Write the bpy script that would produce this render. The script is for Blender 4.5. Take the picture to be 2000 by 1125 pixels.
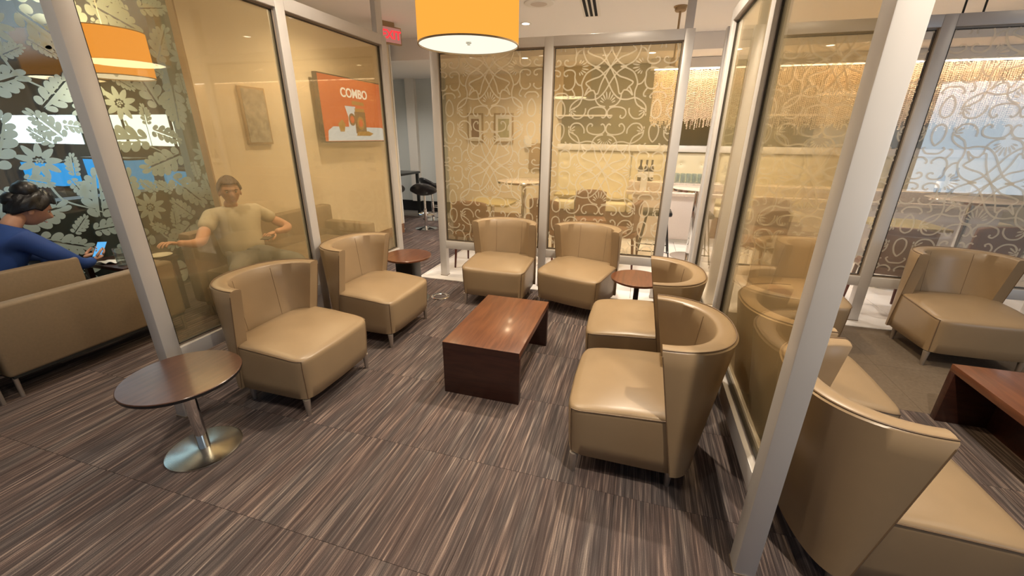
import bpy, bmesh, math, random
from mathutils import Vector, Matrix
random.seed(7)
PI = math.pi
S = bpy.context.scene
COL = S.collection
for o in list(bpy.data.objects):
    bpy.data.objects.remove(o, do_unlink=True)

# ------------------------------------------------------------------ camera
def make_camera():
    f, p, y, r = 799.26, -0.3565, 0.288, 0.0103
    cy, sy = math.cos(y), math.sin(y)
    fw = Vector((-sy*math.cos(p), cy*math.cos(p), math.sin(p)))
    rt = Vector((cy, sy, 0)); up = rt.cross(fw)
    R = math.cos(r)*rt + math.sin(r)*up
    U = -math.sin(r)*rt + math.cos(r)*up
    cam = bpy.data.cameras.new('camera'); ob = bpy.data.objects.new('camera', cam); COL.objects.link(ob)
    cam.sensor_width = 36; cam.lens = f*36/2000; cam.clip_start = .05; cam.clip_end = 100
    M = Matrix((R, U, -fw)).transposed().to_4x4(); M.translation = (0, 0, 1.60)
    ob.matrix_world = M; S.camera = ob
make_camera()

# ------------------------------------------------------------------ world, lights, exposure
W = bpy.data.worlds.new('world'); S.world = W; W.use_nodes = True
W.node_tree.nodes['Background'].inputs[0].default_value = (.62, .78, 1.0, 1)
W.node_tree.nodes['Background'].inputs[1].default_value = .22
S.view_settings.view_transform = 'Standard'; S.view_settings.look = 'None'
S.view_settings.gamma = 1; S.view_settings.use_curve_mapping = False
S.view_settings.exposure = 0.10
CEIL = 2.95
S.cycles.transparent_max_bounces = 32
def area(name, loc, size, power, color, rot=(0, 0, 0), sy=None, spread=None):
    l = bpy.data.lights.new(name, 'AREA'); l.energy = power; l.color = color; l.size = size
    if sy: l.shape = 'RECTANGLE'; l.size_y = sy
    else: l.shape = 'DISK'
    if spread: l.spread = spread
    o = bpy.data.objects.new(name, l); COL.objects.link(o); o.location = loc; o.rotation_euler = rot
    return o
WARM = (1.0, .87, .69); NEUT = (1.0, .91, .80)
# daylight from the windows behind the camera, cool
area('window_daylight', (7.1, -2.9, 1.62), 2.6, 75, (.62, .80, 1.0), (PI/2, 0, 0), 2.2)
# the room's recessed ceiling lamps (the fittings themselves are built below)
DOWN = [(-3.05, 4.3, 42), (-1.6, 5.9, 40), (-.15, 3.2, 95), (1.0, 2.75, 55), (-.6, 4.9, 30), (.9, 5.6, 45), (2.6, 5.6, 30), (-1.9, 7.0, 45), (.0, 7.0, 45),
        (2.2, 7.0, 40), (-3.2, 2.3, 32), (-3.2, .6, 16), (-1.9, .5, 14), (-.8, .3, 14), (.95, .72, 85), (2.9, 1.8, 12), (2.9, 3.4, 12), (-4.4, 6.9, 30), (-1.75, 2.6, 34)]
for x, y, e in DOWN:
    l = bpy.data.lights.new('ceiling_lamp_light', 'SPOT'); l.energy = e*2.5*(1.05 if y > 4.6 else 1); l.color = NEUT if y > 4.6 else WARM; l.spot_size = math.radians(150); l.spot_blend = 1.0; l.shadow_soft_size = .035
    o = bpy.data.objects.new('ceiling_lamp_light', l); COL.objects.link(o); o.location = (x, y, CEIL-.03)
area('concourse_light', (-8.0, 3.0, 2.88), 4.5, 120, (.55, .80, 1.0))
area('cove_light', (2.5, 7.47, 2.57), 4.7, 60, (1.0, .74, .46), (math.radians(24), 0, 0), .05)

# ------------------------------------------------------------------ materials
MATS = {}
def nt(name):
    m = bpy.data.materials.new(name); m.use_nodes = True
    n = m.node_tree.nodes; l = m.node_tree.links
    return m, n, l, n['Principled BSDF']
def mat(name, col, rough=.5, metal=0, emit=None, es=0, spec=None, trans=0, noise=0, nscale=20, bump=0, coat=0, alpha=None):
    if name in MATS: return MATS[name]
    m, n, l, b = nt(name)
    b.inputs['Base Color'].default_value = (*col, 1); b.inputs['Roughness'].default_value = rough
    b.inputs['Metallic'].default_value = metal
    if spec is not None: b.inputs['Specular IOR Level'].default_value = spec
    if coat: b.inputs['Coat Weight'].default_value = coat; b.inputs['Coat Roughness'].default_value = .12
    if emit: b.inputs['Emission Color'].default_value = (*emit, 1); b.inputs['Emission Strength'].default_value = es
    if trans: b.inputs['Transmission Weight'].default_value = trans
    if noise or bump:
        tc = n.new('ShaderNodeTexCoord'); t = n.new('ShaderNodeTexNoise'); t.inputs['Scale'].default_value = nscale
        t.inputs['Detail'].default_value = 6
        l.new(tc.outputs['Object'], t.inputs['Vector'])
        if noise:
            mx = n.new('ShaderNodeMix'); mx.data_type = 'RGBA'
            mx.inputs[6].default_value = tuple(max(0, c*(1-noise)) for c in col)+(1,)
            mx.inputs[7].default_value = tuple(min(1, c*(1+noise)) for c in col)+(1,)
            l.new(t.outputs['Fac'], mx.inputs[0]); l.new(mx.outputs[2], b.inputs['Base Color'])
        if bump:
            bp = n.new('ShaderNodeBump'); bp.inputs['Strength'].default_value = bump; bp.inputs['Distance'].default_value = .003
            l.new(t.outputs['Fac'], bp.inputs['Height']); l.new(bp.outputs['Normal'], b.inputs['Normal'])
    MATS[name] = m; return m

M_VINYL = mat('tan_vinyl', (.300, .208, .120), .36, noise=.07, nscale=7, bump=.06)
M_SEAM = mat('vinyl_seam', (.16, .10, .055), .5)
M_FABRIC = mat('brown_upholstery', (.23, .165, .10), .62, noise=.12, nscale=60, bump=.15)
M_FRAME = mat('silver_paint', (.58, .545, .52), .38, metal=.12, noise=.04, nscale=6)
M_GASKET = mat('dark_gasket', (.02, .014, .01), .6)
M_REVEAL = mat('bronze_reveal', (.30, .24, .18), .4, metal=.3)
M_STEEL = mat('brushed_steel', (.68, .66, .60), .22, metal=1, bump=.04, nscale=80)
M_CHROME = mat('chrome', (.82, .82, .82), .08, metal=1)
M_LEG = mat('satin_aluminium', (.52, .47, .42), .35, metal=.8)
M_WHITE = mat('white_paint', (.72, .69, .64), .6)
M_CEIL = mat('ceiling_paint', (.80, .77, .74), .8)
M_CREAM = mat('cream_wall_paint', (.72, .62, .47), .7, noise=.02, nscale=3)
M_HALL = mat('pale_grey_wall', (.60, .63, .62), .7)
M_BLACK = mat('black_plastic', (.012, .012, .014), .28)
M_DARK = mat('dark_panel', (.02, .022, .022), .3)
M_BLACKVOID = mat('black_slot', (.004, .004, .004), .9)
M_TUFT = mat('cream_leather', (.74, .66, .46), .42)
M_MARBLE = mat('marble_top', (.66, .56, .48), .15, noise=.35, nscale=45)
M_COUNTER = mat('counter_front', (.66, .58, .53), .35, noise=.05, nscale=90)
M_CHAIR2 = mat('brown_leather', (.17, .07, .04), .45, noise=.1, nscale=15)
M_WOODLEG = mat('red_brown_wood', (.09, .022, .012), .3)
M_OLIVE = mat('dark_olive_mirror', (.17, .14, .06), .10, coat=.6)
M_GOLDWOOD = mat('gold_brown_wood', (.36, .24, .12), .5)
M_PAPER = mat('white_paper', (.85, .84, .82), .7)
M_SKIN = mat('skin', (.55, .30, .20), .5, noise=.08, nscale=25)
M_HAIR = mat('black_hair', (.008, .007, .008), .35, bump=.6, nscale=60)
M_BROWNHAIR = mat('brown_hair', (.10, .05, .03), .5, bump=.5, nscale=60)
M_BLUE = mat('blue_knit', (.010, .045, .21), .75, noise=.2, nscale=12, bump=.35)
M_TEE = mat('pale_tshirt', (.52, .48, .38), .8, noise=.08, nscale=14, bump=.3)
M_JEANS = mat('grey_trousers', (.16, .16, .15), .85, noise=.15, nscale=30)


def wood(name, c1, c2, rough, sx, sy, sz, coat=.3):
    m, n, l, b = nt(name)
    tc = n.new('ShaderNodeTexCoord'); mp = n.new('ShaderNodeMapping'); mp.inputs['Scale'].default_value = (sx, sy, sz)
    t = n.new('ShaderNodeTexNoise'); t.inputs['Scale'].default_value = 3; t.inputs['Detail'].default_value = 8; t.inputs['Distortion'].default_value = .6
    cr = n.new('ShaderNodeValToRGB'); cr.color_ramp.elements[0].color = (*c1, 1); cr.color_ramp.elements[1].color = (*c2, 1)
    cr.color_ramp.elements[0].position = .35; cr.color_ramp.elements[1].position = .68
    l.new(tc.outputs['Object'], mp.inputs[0]); l.new(mp.outputs[0], t.inputs['Vector']); l.new(t.outputs['Fac'], cr.inputs[0])
    l.new(cr.outputs[0], b.inputs['Base Color']); b.inputs['Roughness'].default_value = rough
    b.inputs['Coat Weight'].default_value = coat; b.inputs['Coat Roughness'].default_value = .15
    MATS[name] = m; return m
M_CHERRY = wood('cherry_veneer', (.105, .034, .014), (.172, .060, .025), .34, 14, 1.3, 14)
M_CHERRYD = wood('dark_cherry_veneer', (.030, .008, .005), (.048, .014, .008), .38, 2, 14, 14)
M_WALNUT = wood('walnut_disc', (.070, .030, .018), (.105, .046, .027), .33, 12, 1.5, 12)
M_SKIRT = wood('walnut_skirting', (.20, .09, .045), (.28, .14, .07), .5, 2, 2, 14, .1)

def carpet():
    m, n, l, b = nt('striped_carpet')
    g = n.new('ShaderNodeNewGeometry'); oi = n.new('ShaderNodeObjectInfo')
    mul = n.new('ShaderNodeVectorMath'); mul.operation = 'SCALE'; mul.inputs['Scale'].default_value = 37.0
    cmb = n.new('ShaderNodeCombineXYZ'); l.new(oi.outputs['Random'], cmb.inputs[0]); l.new(oi.outputs['Random'], cmb.inputs[1])
    l.new(cmb.outputs[0], mul.inputs[0])
    add = n.new('ShaderNodeVectorMath'); add.operation = 'ADD'; l.new(g.outputs['Position'], add.inputs[0]); l.new(mul.outputs[0], add.inputs[1])
    def stripes(sx, sy, w):
        mp = n.new('ShaderNodeMapping'); mp.inputs['Scale'].default_value = (sx, sy, 0)
        t = n.new('ShaderNodeTexNoise'); t.inputs['Scale'].default_value = 1; t.inputs['Detail'].default_value = w; t.inputs['Roughness'].default_value = .7
        l.new(add.outputs[0], mp.inputs[0]); l.new(mp.outputs[0], t.inputs['Vector']); return t
    a = stripes(62, 1.3, 3); c = stripes(150, 3.5, 2); d = stripes(9, .8, 2)
    f = stripes(420, 330, 1)
    def math_(op, x, y):
        q = n.new('ShaderNodeMath'); q.operation = op
        for i, v in enumerate((x, y)):
            if isinstance(v, (int, float)): q.inputs[i].default_value = v
            else: l.new(v, q.inputs[i])
        return q.outputs[0]
    s = math_('ADD', math_('MULTIPLY', a.outputs['Fac'], .62), math_('MULTIPLY', c.outputs['Fac'], .38))
    s = math_('ADD', s, math_('MULTIPLY', math_('SUBTRACT', f.outputs['Fac'], .5), .16))
    cr = n.new('ShaderNodeValToRGB'); e = cr.color_ramp.elements
    e[0].position = .36; e[0].color = (.056, .045, .043, 1); e[1].position = .72; e[1].color = (.50, .42, .35, 1)
    x = e.new(.50); x.color = (.098, .081, .077, 1); x = e.new(.59); x.color = (.225, .18, .155, 1)
    l.new(s, cr.inputs[0])
    mx = n.new('ShaderNodeMix'); mx.data_type = 'RGBA'; mx.blend_type = 'MULTIPLY'; mx.inputs[0].default_value = .6
    c2 = n.new('ShaderNodeValToRGB'); c2.color_ramp.elements[0].position = .4; c2.color_ramp.elements[1].position = .62
    c2.color_ramp.elements[0].color = (1, .82, .80, 1); c2.color_ramp.elements[1].color = (.80, .80, .86, 1)
    l.new(d.outputs['Fac'], c2.inputs[0]); l.new(cr.outputs[0], mx.inputs[6]); l.new(c2.outputs[0], mx.inputs[7])
    l.new(mx.outputs[2], b.inputs['Base Color']); b.inputs['Roughness'].default_value = .95; b.inputs['Specular IOR Level'].default_value = .15
    bp = n.new('ShaderNodeBump'); bp.inputs['Strength'].default_value = .5; bp.inputs['Distance'].default_value = .004
    l.new(s, bp.inputs['Height']); l.new(bp.outputs[0], b.inputs['Normal'])
    return m
M_CARPET = carpet()
M_CARPET2 = mat('plain_taupe_carpet', (.15, .115, .085), .95, noise=.25, nscale=45, spec=.1)
M_TILE = mat('white_floor_tile', (.80, .76, .72), .25, noise=.03, nscale=5)
M_GROUT = mat('grout', (.30, .28, .26), .9)

def glass(name, tint, refl, haze, hazecol, rough=.0):
    m = bpy.data.materials.new(name); m.use_nodes = True; n = m.node_tree.nodes; l = m.node_tree.links
    n.remove(n['Principled BSDF']); out = n['Material Output']
    t = n.new('ShaderNodeBsdfTransparent'); t.inputs[0].default_value = (*tint, 1)
    d = n.new('ShaderNodeBsdfDiffuse'); d.inputs[0].default_value = (*hazecol, 1)
    g = n.new('ShaderNodeBsdfGlossy'); g.inputs['Roughness'].default_value = rough; g.inputs[0].default_value = (1, .97, .92, 1)
    m1 = n.new('ShaderNodeMixShader'); m1.inputs[0].default_value = haze
    m2 = n.new('ShaderNodeMixShader')
    lw = n.new('ShaderNodeFresnel'); ge = n.new('ShaderNodeNewGeometry'); io = n.new('ShaderNodeMath'); io.operation = 'MULTIPLY_ADD'
    io.inputs[1].default_value = -.83333; io.inputs[2].default_value = 1.5; l.new(ge.outputs['Backfacing'], io.inputs[0]); l.new(io.outputs[0], lw.inputs[0])
    ad = n.new('ShaderNodeMath'); ad.operation = 'ADD'; ad.inputs[1].default_value = refl; ad.use_clamp = True
    l.new(lw.outputs[0], ad.inputs[0]); l.new(ad.outputs[0], m2.inputs[0])
    l.new(t.outputs[0], m1.inputs[1]); l.new(d.outputs[0], m1.inputs[2])
    l.new(m1.outputs[0], m2.inputs[1]); l.new(g.outputs[0], m2.inputs[2]); l.new(m2.outputs[0], out.inputs[0])
    return m
M_GLASS = glass('bronze_glass', (.94, .87, .73), .0, .13, (.63, .55, .34))
M_GLASSGREY = glass('grey_reflection_glass', (.93, .92, .90), .03, .13, (.62, .62, .60))  # bluish reflection on the right back panes put into the glass as grey haze
M_DRINK = glass('drinking_glass', (.93, .96, .96), .10, .03, (.8, .85, .85))
M_DAMASK = glass('damask_clear_glass', (.86, .92, .92), .03, .02, (.4, .5, .5))
def leafmat():
    m = bpy.data.materials.new('frosted_leaf'); m.use_nodes = True; n = m.node_tree.nodes; l = m.node_tree.links
    n.remove(n['Principled BSDF']); out = n['Material Output']
    d = n.new('ShaderNodeBsdfDiffuse'); d.inputs[0].default_value = (.60, .73, .72, 1)
    t = n.new('ShaderNodeBsdfTranslucent'); t.inputs[0].default_value = (.55, .74, .76, 1)
    m1 = n.new('ShaderNodeMixShader'); m1.inputs[0].default_value = .38
    l.new(d.outputs[0], m1.inputs[1]); l.new(t.outputs[0], m1.inputs[2]); l.new(m1.outputs[0], out.inputs[0]); return m
M_LEAF = leafmat()
def etchmat():
    m = bpy.data.materials.new('etched_white'); m.use_nodes = True; n = m.node_tree.nodes; l = m.node_tree.links
    n.remove(n['Principled BSDF']); out = n['Material Output']
    d = n.new('ShaderNodeBsdfDiffuse'); d.inputs[0].default_value = (.80, .74, .62, 1)
    t = n.new('ShaderNodeBsdfTranslucent'); t.inputs[0].default_value = (.80, .74, .62, 1)
    p = n.new('ShaderNodeBsdfTransparent')
    m1 = n.new('ShaderNodeMixShader'); m1.inputs[0].default_value = .45; m2 = n.new('ShaderNodeMixShader'); m2.inputs[0].default_value = .46
    l.new(d.outputs[0], m1.inputs[1]); l.new(t.outputs[0], m1.inputs[2]); l.new(p.outputs[0], m2.inputs[1]); l.new(m1.outputs[0], m2.inputs[2])
    l.new(m2.outputs[0], out.inputs[0]); return m
M_ETCH = etchmat()
def emis(name, col, s):
    m = bpy.data.materials.new(name); m.use_nodes = True; n = m.node_tree.nodes; l = m.node_tree.links
    n.remove(n['Principled BSDF']); e = n.new('ShaderNodeEmission'); e.inputs[0].default_value = (*col, 1); e.inputs[1].default_value = s
    l.new(e.outputs[0], n['Material Output'].inputs[0]); return m
M_SHADE = emis('lit_orange_shade', (1.0, .40, .055), 1.05)
M_DIFF = emis('lit_diffuser', (1.0, .95, .78), 1.0)
M_DOWN = emis('downlight_lens', (1.0, .93, .80), 9)
M_EXITL = emis('exit_letters', (1.0, .04, .05), 1.3)
M_EXITB = emis('exit_face', (.55, .22, .17), .7)
M_TVO = emis('screen_orange', (.80, .13, .02), .75)
M_TVW = emis('screen_white', (.72, .80, .95), .85)
M_TVT = emis('screen_text_white', (.9, .88, .85), 1.0)
M_TVG = emis('screen_gold', (.55, .28, .05), .7)
M_TVB = emis('screen_brown', (.33, .16, .06), .6)
M_SKYW = emis('daylight_window', (.85, .95, 1.0), 3.0)
M_SKYB = emis('blue_backlit_panel', (.02, .36, .85), 1.1)
M_COVE = emis('cove_strip', (1.0, .85, .70), 7)
M_PHONE = emis('phone_screen', (.12, .45, .85), 1.0)

# ------------------------------------------------------------------ mesh helpers
class MB:
    def __init__(s): s.bm = bmesh.new()
    def box(s, a, b, bev=0, seg=2, rot=None, piv=None):
        c = [(a[i]+b[i])/2 for i in range(3)]; d = [abs(b[i]-a[i]) for i in range(3)]
        r = bmesh.ops.create_cube(s.bm, size=1); vs = r['verts']
        for v in vs: v.co = Vector((v.co.x*d[0], v.co.y*d[1], v.co.z*d[2]))
        if bev:
            es = list({e for v in vs for e in v.link_edges})
            rr = bmesh.ops.bevel(s.bm, geom=es, offset=bev, segments=seg, affect='EDGES', profile=.5)
            vs = list({v for f in rr['faces'] for v in f.verts} | {v for v in vs if v.is_valid})
        for v in vs:
            v.co += Vector(c)
            if rot is not None: v.co = rot @ (v.co-Vector(piv or c)) + Vector(piv or c)
        return s
    def tube(s, pts, r, n=8, cap=True, closed=False):
        pts = [Vector(p) for p in pts]; N = len(pts)
        rr = r if isinstance(r, (list, tuple)) else [r]*N
        rings = []; last = None
        for i, p in enumerate(pts):
            if closed: t = (pts[(i+1) % N]-pts[i-1])
            else: t = pts[min(i+1, N-1)]-pts[max(i-1, 0)]
            t.normalize()
            if last is None:
                u = t.orthogonal().normalized()
            else:
                u = (last-t*last.dot(t)); u = u.normalized() if u.length > 1e-6 else t.orthogonal().normalized()
            last = u; w = t.cross(u)
            rings.append([s.bm.verts.new(p+(u*math.cos(2*PI*k/n)+w*math.sin(2*PI*k/n))*rr[i]) for k in range(n)])
        M = N if closed else N-1
        for i in range(M):
            A, B = rings[i], rings[(i+1) % N]
            for k in range(n): s.bm.faces.new((A[k], A[(k+1) % n], B[(k+1) % n], B[k]))
        if cap and not closed:
            s.bm.faces.new(rings[0][::-1]); s.bm.faces.new(rings[-1])
        return s
    def lathe(s, prof, n=32, c=(0, 0, 0), ax=None):
        rings = []
        for r, z in prof:
            if r < 1e-5: rings.append([s.bm.verts.new((c[0], c[1], c[2]+z))])
            else: rings.append([s.bm.verts.new((c[0]+r*math.cos(2*PI*k/n), c[1]+r*math.sin(2*PI*k/n), c[2]+z)) for k in range(n)])
        for A, B in zip(rings, rings[1:]):
            for k in range(n):
                a = A[k % len(A)]; a2 = A[(k+1) % len(A)]; b = B[k % len(B)]; b2 = B[(k+1) % len(B)]
                q = []
                for v in (a, a2, b2, b):
                    if v not in q: q.append(v)
                if len(q) >= 3: s.bm.faces.new(q)
        return s
    def poly(s, pts):
        try: s.bm.faces.new([s.bm.verts.new(p) for p in pts])
        except ValueError: pass
        return s
    def grid(s, fn, nu, nv, closed=False):
        V = [[s.bm.verts.new(fn(i/(nu-1), j/(nv-1))) for j in range(nv)] for i in range(nu)]
        for i in range(nu-1):
            for j in range(nv-1): s.bm.faces.new((V[i][j], V[i+1][j], V[i+1][j+1], V[i][j+1]))
        return V
    def build(s, name, m, parent=None, smooth=False, xf=None, fix=True):
        if fix: bmesh.ops.recalc_face_normals(s.bm, faces=s.bm.faces)
        if xf is not None: bmesh.ops.transform(s.bm, matrix=xf, verts=s.bm.verts)
        me = bpy.data.meshes.new(name); s.bm.to_mesh(me); s.bm.free()
        me.materials.append(m)
        if smooth:
            for p in me.polygons: p.use_smooth = True
            try: me.set_sharp_from_angle(angle=math.radians(smooth if smooth is not True else 40))
            except Exception: pass
        o = bpy.data.objects.new(name, me); COL.objects.link(o)
        if parent: o.parent = parent
        return o
def bx(name, a, b, m, parent=None, bev=0, smooth=False):
    return MB().box(a, b, bev).build(name, m, parent, smooth=bool(bev))
def tag(o, label, cat, group=None, kind=None):
    o['label'] = label; o['category'] = cat
    if group: o['group'] = group
    if kind: o['kind'] = kind
    return o
def thing(name, label, cat, loc=(0, 0, 0), rz=0, group=None):
    o = bpy.data.objects.new(name, None); COL.objects.link(o); o.location = loc; o.rotation_euler = (0, 0, rz); o.empty_display_size = .1
    return tag(o, label, cat, group)
KIDS = {}
def copy_tree(o, parent=None, loc=None, rz=None, label=None, group=None):
    if not KIDS.get('_n') == len(bpy.data.objects):
        KIDS.clear()
        for q in bpy.data.objects:
            if q.parent: KIDS.setdefault(q.parent.name, []).append(q)
    def rec(a, par):
        c = a.copy(); COL.objects.link(c); c.parent = par
        for ch in KIDS.get(a.name, []): rec(ch, c)
        return c
    r = rec(o, parent)
    if loc is not None: r.location = loc
    if rz is not None: r.rotation_euler = (0, 0, rz)
    if label: r['label'] = label
    if group: r['group'] = group
    return r
def struct(o): o['kind'] = 'structure'; return o
def smooth_path(P, k=6, closed=False):
    P = [Vector(p) for p in P]; out = []; N = len(P)
    for i in range(N if closed else N-1):
        if closed: p0, p1, p2, p3 = P[i-1], P[i], P[(i+1) % N], P[(i+2) % N]
        else: p0 = P[max(i-1, 0)]; p1 = P[i]; p2 = P[i+1]; p3 = P[min(i+2, N-1)]
        for j in range(k):
            t = j/k
            out.append(.5*((2*p1)+(-p0+p2)*t+(2*p0-5*p1+4*p2-p3)*t*t+(-p0+3*p1-3*p2+p3)*t**3))
    if not closed: out.append(P[-1])
    return out
def text(s, size, m, parent, mw, name='lettering', ext=.002, align='CENTER', bold=0.0):
    c = bpy.data.curves.new(name, 'FONT'); c.body = s; c.size = size; c.extrude = ext; c.align_x = align; c.align_y = 'CENTER'; c.offset = bold
    c.materials.append(m); o = bpy.data.objects.new(name, c); COL.objects.link(o)
    if parent: o.parent = parent
    o.matrix_local = mw
    bpy.context.view_layer.update()
    me = bpy.data.meshes.new_from_object(o.evaluated_get(bpy.context.evaluated_depsgraph_get()))
    q = bpy.data.objects.new(name, me); COL.objects.link(q); q.parent = parent; q.matrix_local = mw
    bpy.data.objects.remove(o, do_unlink=True)
    return q

# ------------------------------------------------------------------ floor
TS = .606
fl = struct(bx('floor', (-14, -3.0, -.05), (8.6, 9.2, -.012), M_GROUT))
LAST = [None]
def floor_tiles():
    me = None; me2 = None; mt = None
    def proto(nm, m, g=.0008, h=.012, bev=0):
        o = MB().box((g, g, -h), (TS-g, TS-g, 0), bev, 1).build(nm, m); o.parent = fl; return o
    used = {}
    def put(nm, m, x, y, **k):
        if nm not in used: used[nm] = proto(nm, m, **k); o = used[nm]
        else: o = used[nm].copy(); COL.objects.link(o)
        o.location = (x, y, 0); LAST[0] = o
    y0 = 1.567-5*TS
    for j in range(-1, 15):
        for i in range(-9, 18):
            x = -2.37+i*TS; y = y0+j*TS
            if y > 8.3 or y < -2.9: continue
            if x > 8: continue
            if x >= -2.38 and y > 4.1: continue
            nm, mm = ('plain_carpet_tile', M_CARPET2) if (x >= .6 and y > 2.6) else ('carpet_tile', M_CARPET)
            put(nm, mm, x, y)
            if x >= -2.38 and y+TS > 4.135: LAST[0].scale = (1, (4.135-y)/TS, 1)
    # the near row that ends at the tiled area is cut by the pale border
    for i in range(0, 18):
        for j in range(0, 6):
            put('floor_tile', M_TILE, -2.37+i*TS, 4.20+j*TS, g=.0022, h=.011, bev=.0015)
floor_tiles()
struct(bx('trim_1', (-2.37, 4.135, -.01), (8.4, 4.20, .006), M_TILE))
struct(bx('trim_2', (-2.385, 4.135, -.01), (-2.37, 8.0, .006), M_TILE))

# ------------------------------------------------------------------ ceiling and walls
struct(bx('ceiling', (-5.3, -3.0, CEIL), (8.6, 9.2, CEIL+.1), M_CEIL))
struct(bx('trim_3', (-5.2, 6.3, 2.66), (-2.2, 9.0, CEIL-.001), M_CEIL))       # lowered ceiling over the hall
struct(bx('trim_4', (-2.2, 6.9, 2.74), (8.5, 7.9, CEIL-.001), M_CEIL))
# wall with the screen: thin partition wall
struct(bx('wall_left', (-3.88, 3.0, 0), (-3.816, 6.2, CEIL), M_CREAM))
struct(bx('baseboard_left', (-3.80, 3.02, 0), (-3.79, 6.21, .16), M_SKIRT)).location.x = -.012
struct(bx('trim_5', (-3.885, 2.985, 0), (-3.812, 3.0, CEIL), M_GOLDWOOD))
struct(bx('trim_6', (-3.89, 6.2, .16), (-3.805, 6.23, CEIL), M_WHITE))
# hall
struct(bx('wall_hall_back', (-5.4, 8.3, 0), (-3.6, 8.4, 2.66), M_HALL))
struct(bx('baseboard_hall', (-5.2, 8.27, 0), (-3.75, 8.3, .22), M_BLACK))
struct(bx('wall_hall_left', (-5.42, 3.9, 0), (-5.3, 8.4, CEIL), M_HALL))
struct(bx('trim_7', (-4.75, 8.2, .22), (-4.55, 8.3, 2.66), M_WHITE))
# dining side
struct(bx('wall_back', (-3.75, 8.0, 0), (8.5, 8.12, CEIL), M_CREAM))
struct(bx('baseboard_back', (-3.74, 7.98, 0), (-1.5, 8.0, .12), M_SKIRT))
struct(bx('wall_right', (8.5, -3, 0), (8.6, 8.1, CEIL), M_WHITE))
# wall behind the camera with its window openings
struct(bx('wall_front', (-14, -3.1, 0), (8.5, -3.0, .75), M_CREAM))
struct(bx('wall_front', (-14, -3.1, 2.6), (8.5, -3.0, CEIL), M_CREAM))

# far concourse behind the patterned glass
struct(bx('ceiling_concourse', (-22, -3.0, 2.95), (-5.3, 9.2, 3.05), M_DARK))
struct(bx('wall_concourse', (-22, 7.0, 0), (-5.42, 7.1, 2.95), M_DARK))
def concourse():
    for k in range(7):
        x = -15.5+k*1.45
        w = struct(bx('window_%d' % (k+1), (x, 6.96, 1.28), (x+1.38, 6.99, 1.98), M_DARK))
        bx('pane', (x+.03, 6.94, 1.31), (x+.66, 6.965, 1.95), M_SKYW, w); bx('pane', (x+.71, 6.94, 1.31), (x+1.35, 6.965, 1.95), M_SKYW, w)
    for k, (x, w, h) in enumerate([(-13.8, 1.3, .50), (-11.6, 1.5, .62), (-9.3, .9, .45)]):
        t = thing('backlit_kiosk', 'blue backlit kiosk glowing beyond the leaf-patterned glass, ' + ('farthest from the camera', 'middle and widest one', 'nearest the tinted partition')[k], 'kiosk', (x, 6.2, 0), 0, 'blue kiosks beyond the glass')
        bx('body', (0, 0, 0), (w, .4, .42), M_DARK, t); bx('light_panel', (.02, .02, .42), (w-.02, .38, .42+h), M_SKYB, t); bx('cap', (0, 0, .42+h), (w, .4, .46+h), M_DARK, t)
concourse()

# ------------------------------------------------------------------ damask patterned glass wall at the left
def leaf_poly(cx, cy, L, ang, flip=1):
    """oak leaf: tilted rounded lobes both sides of an open midrib, returned as flat polygons"""
    out = []
    def put(P):
        q = []
        for u, v in P:
            v2 = v+.20*flip*u*(1-u)
            q.append((cx+L*(u*math.cos(ang)-v2*math.sin(ang)), cy+L*(u*math.sin(ang)+v2*math.cos(ang))))
        out.append(q)
    def lobe(u0, v0, a, l, w, tr):
        P = []
        for i in range(14):
            t = 2*PI*i/14; x = l*(.5-.5*math.cos(t)); y = w*math.sin(t)*(.75+.45*x/l)
            uu = u0+x*math.cos(a)-y*math.sin(a); vv = v0+x*math.sin(a)+y*math.cos(a)
            P.append((uu, vv))
        put(P)
    for sd in (1, -1):
        put([(.04, sd*.022), (.9, sd*.016), (.86, sd*.05), (.6, sd*.09), (.3, sd*.085), (.12, sd*.05)])
        for u0, l, w in ((.05, .20, .070), (.22, .27, .078), (.40, .28, .078), (.57, .24, .072), (.72, .18, .06)):
            lobe(u0, sd*.045, sd*.86, l, w, sd)
        lobe(.80, sd*.035, sd*.12, .22, .05, sd)
    return out
def flower_polys(cx, cy, r, rot=0):
    out = []
    for k in range(9):
        a = rot+2*PI*k/9
        p = []
        for i in range(12):
            t = i/12*2*PI
            u = .62+.38*math.cos(t); v = .155*math.sin(t)*(1.1-.3*math.cos(t))
            p.append((cx+r*(u*math.cos(a)-v*math.sin(a)), cy+r*(u*math.sin(a)+v*math.cos(a))))
        out.append(p)
    for k in range(7):
        a = rot+2*PI*k/7+.3; q = .13 if k else 0
        c = (cx+r*q*math.cos(a), cy+r*q*math.sin(a))
        out.append([(c[0]+r*.055*math.cos(t*PI/4), c[1]+r*.055*math.sin(t*PI/4)) for t in range(8)])
    return out
def stroke_poly(P, w0, w1=None):
    P = smooth_path([(x, y, 0) for x, y in P], 6); out = []
    w1 = w0 if w1 is None else w1; N = len(P); L = []; R_ = []
    for i, p in enumerate(P):
        t = P[min(i+1, N-1)]-P[max(i-1, 0)]
        if t.length < 1e-9: t = Vector((1, 0, 0))
        t.normalize(); nrm = Vector((-t.y, t.x, 0)); w = (w0+(w1-w0)*i/(N-1))/2
        L.append(p+nrm*w); R_.append(p-nrm*w)
    return [((L[i].x, L[i].y), (L[i+1].x, L[i+1].y), (R_[i+1].x, R_[i+1].y), (R_[i].x, R_[i].y)) for i in range(N-1)]
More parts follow.
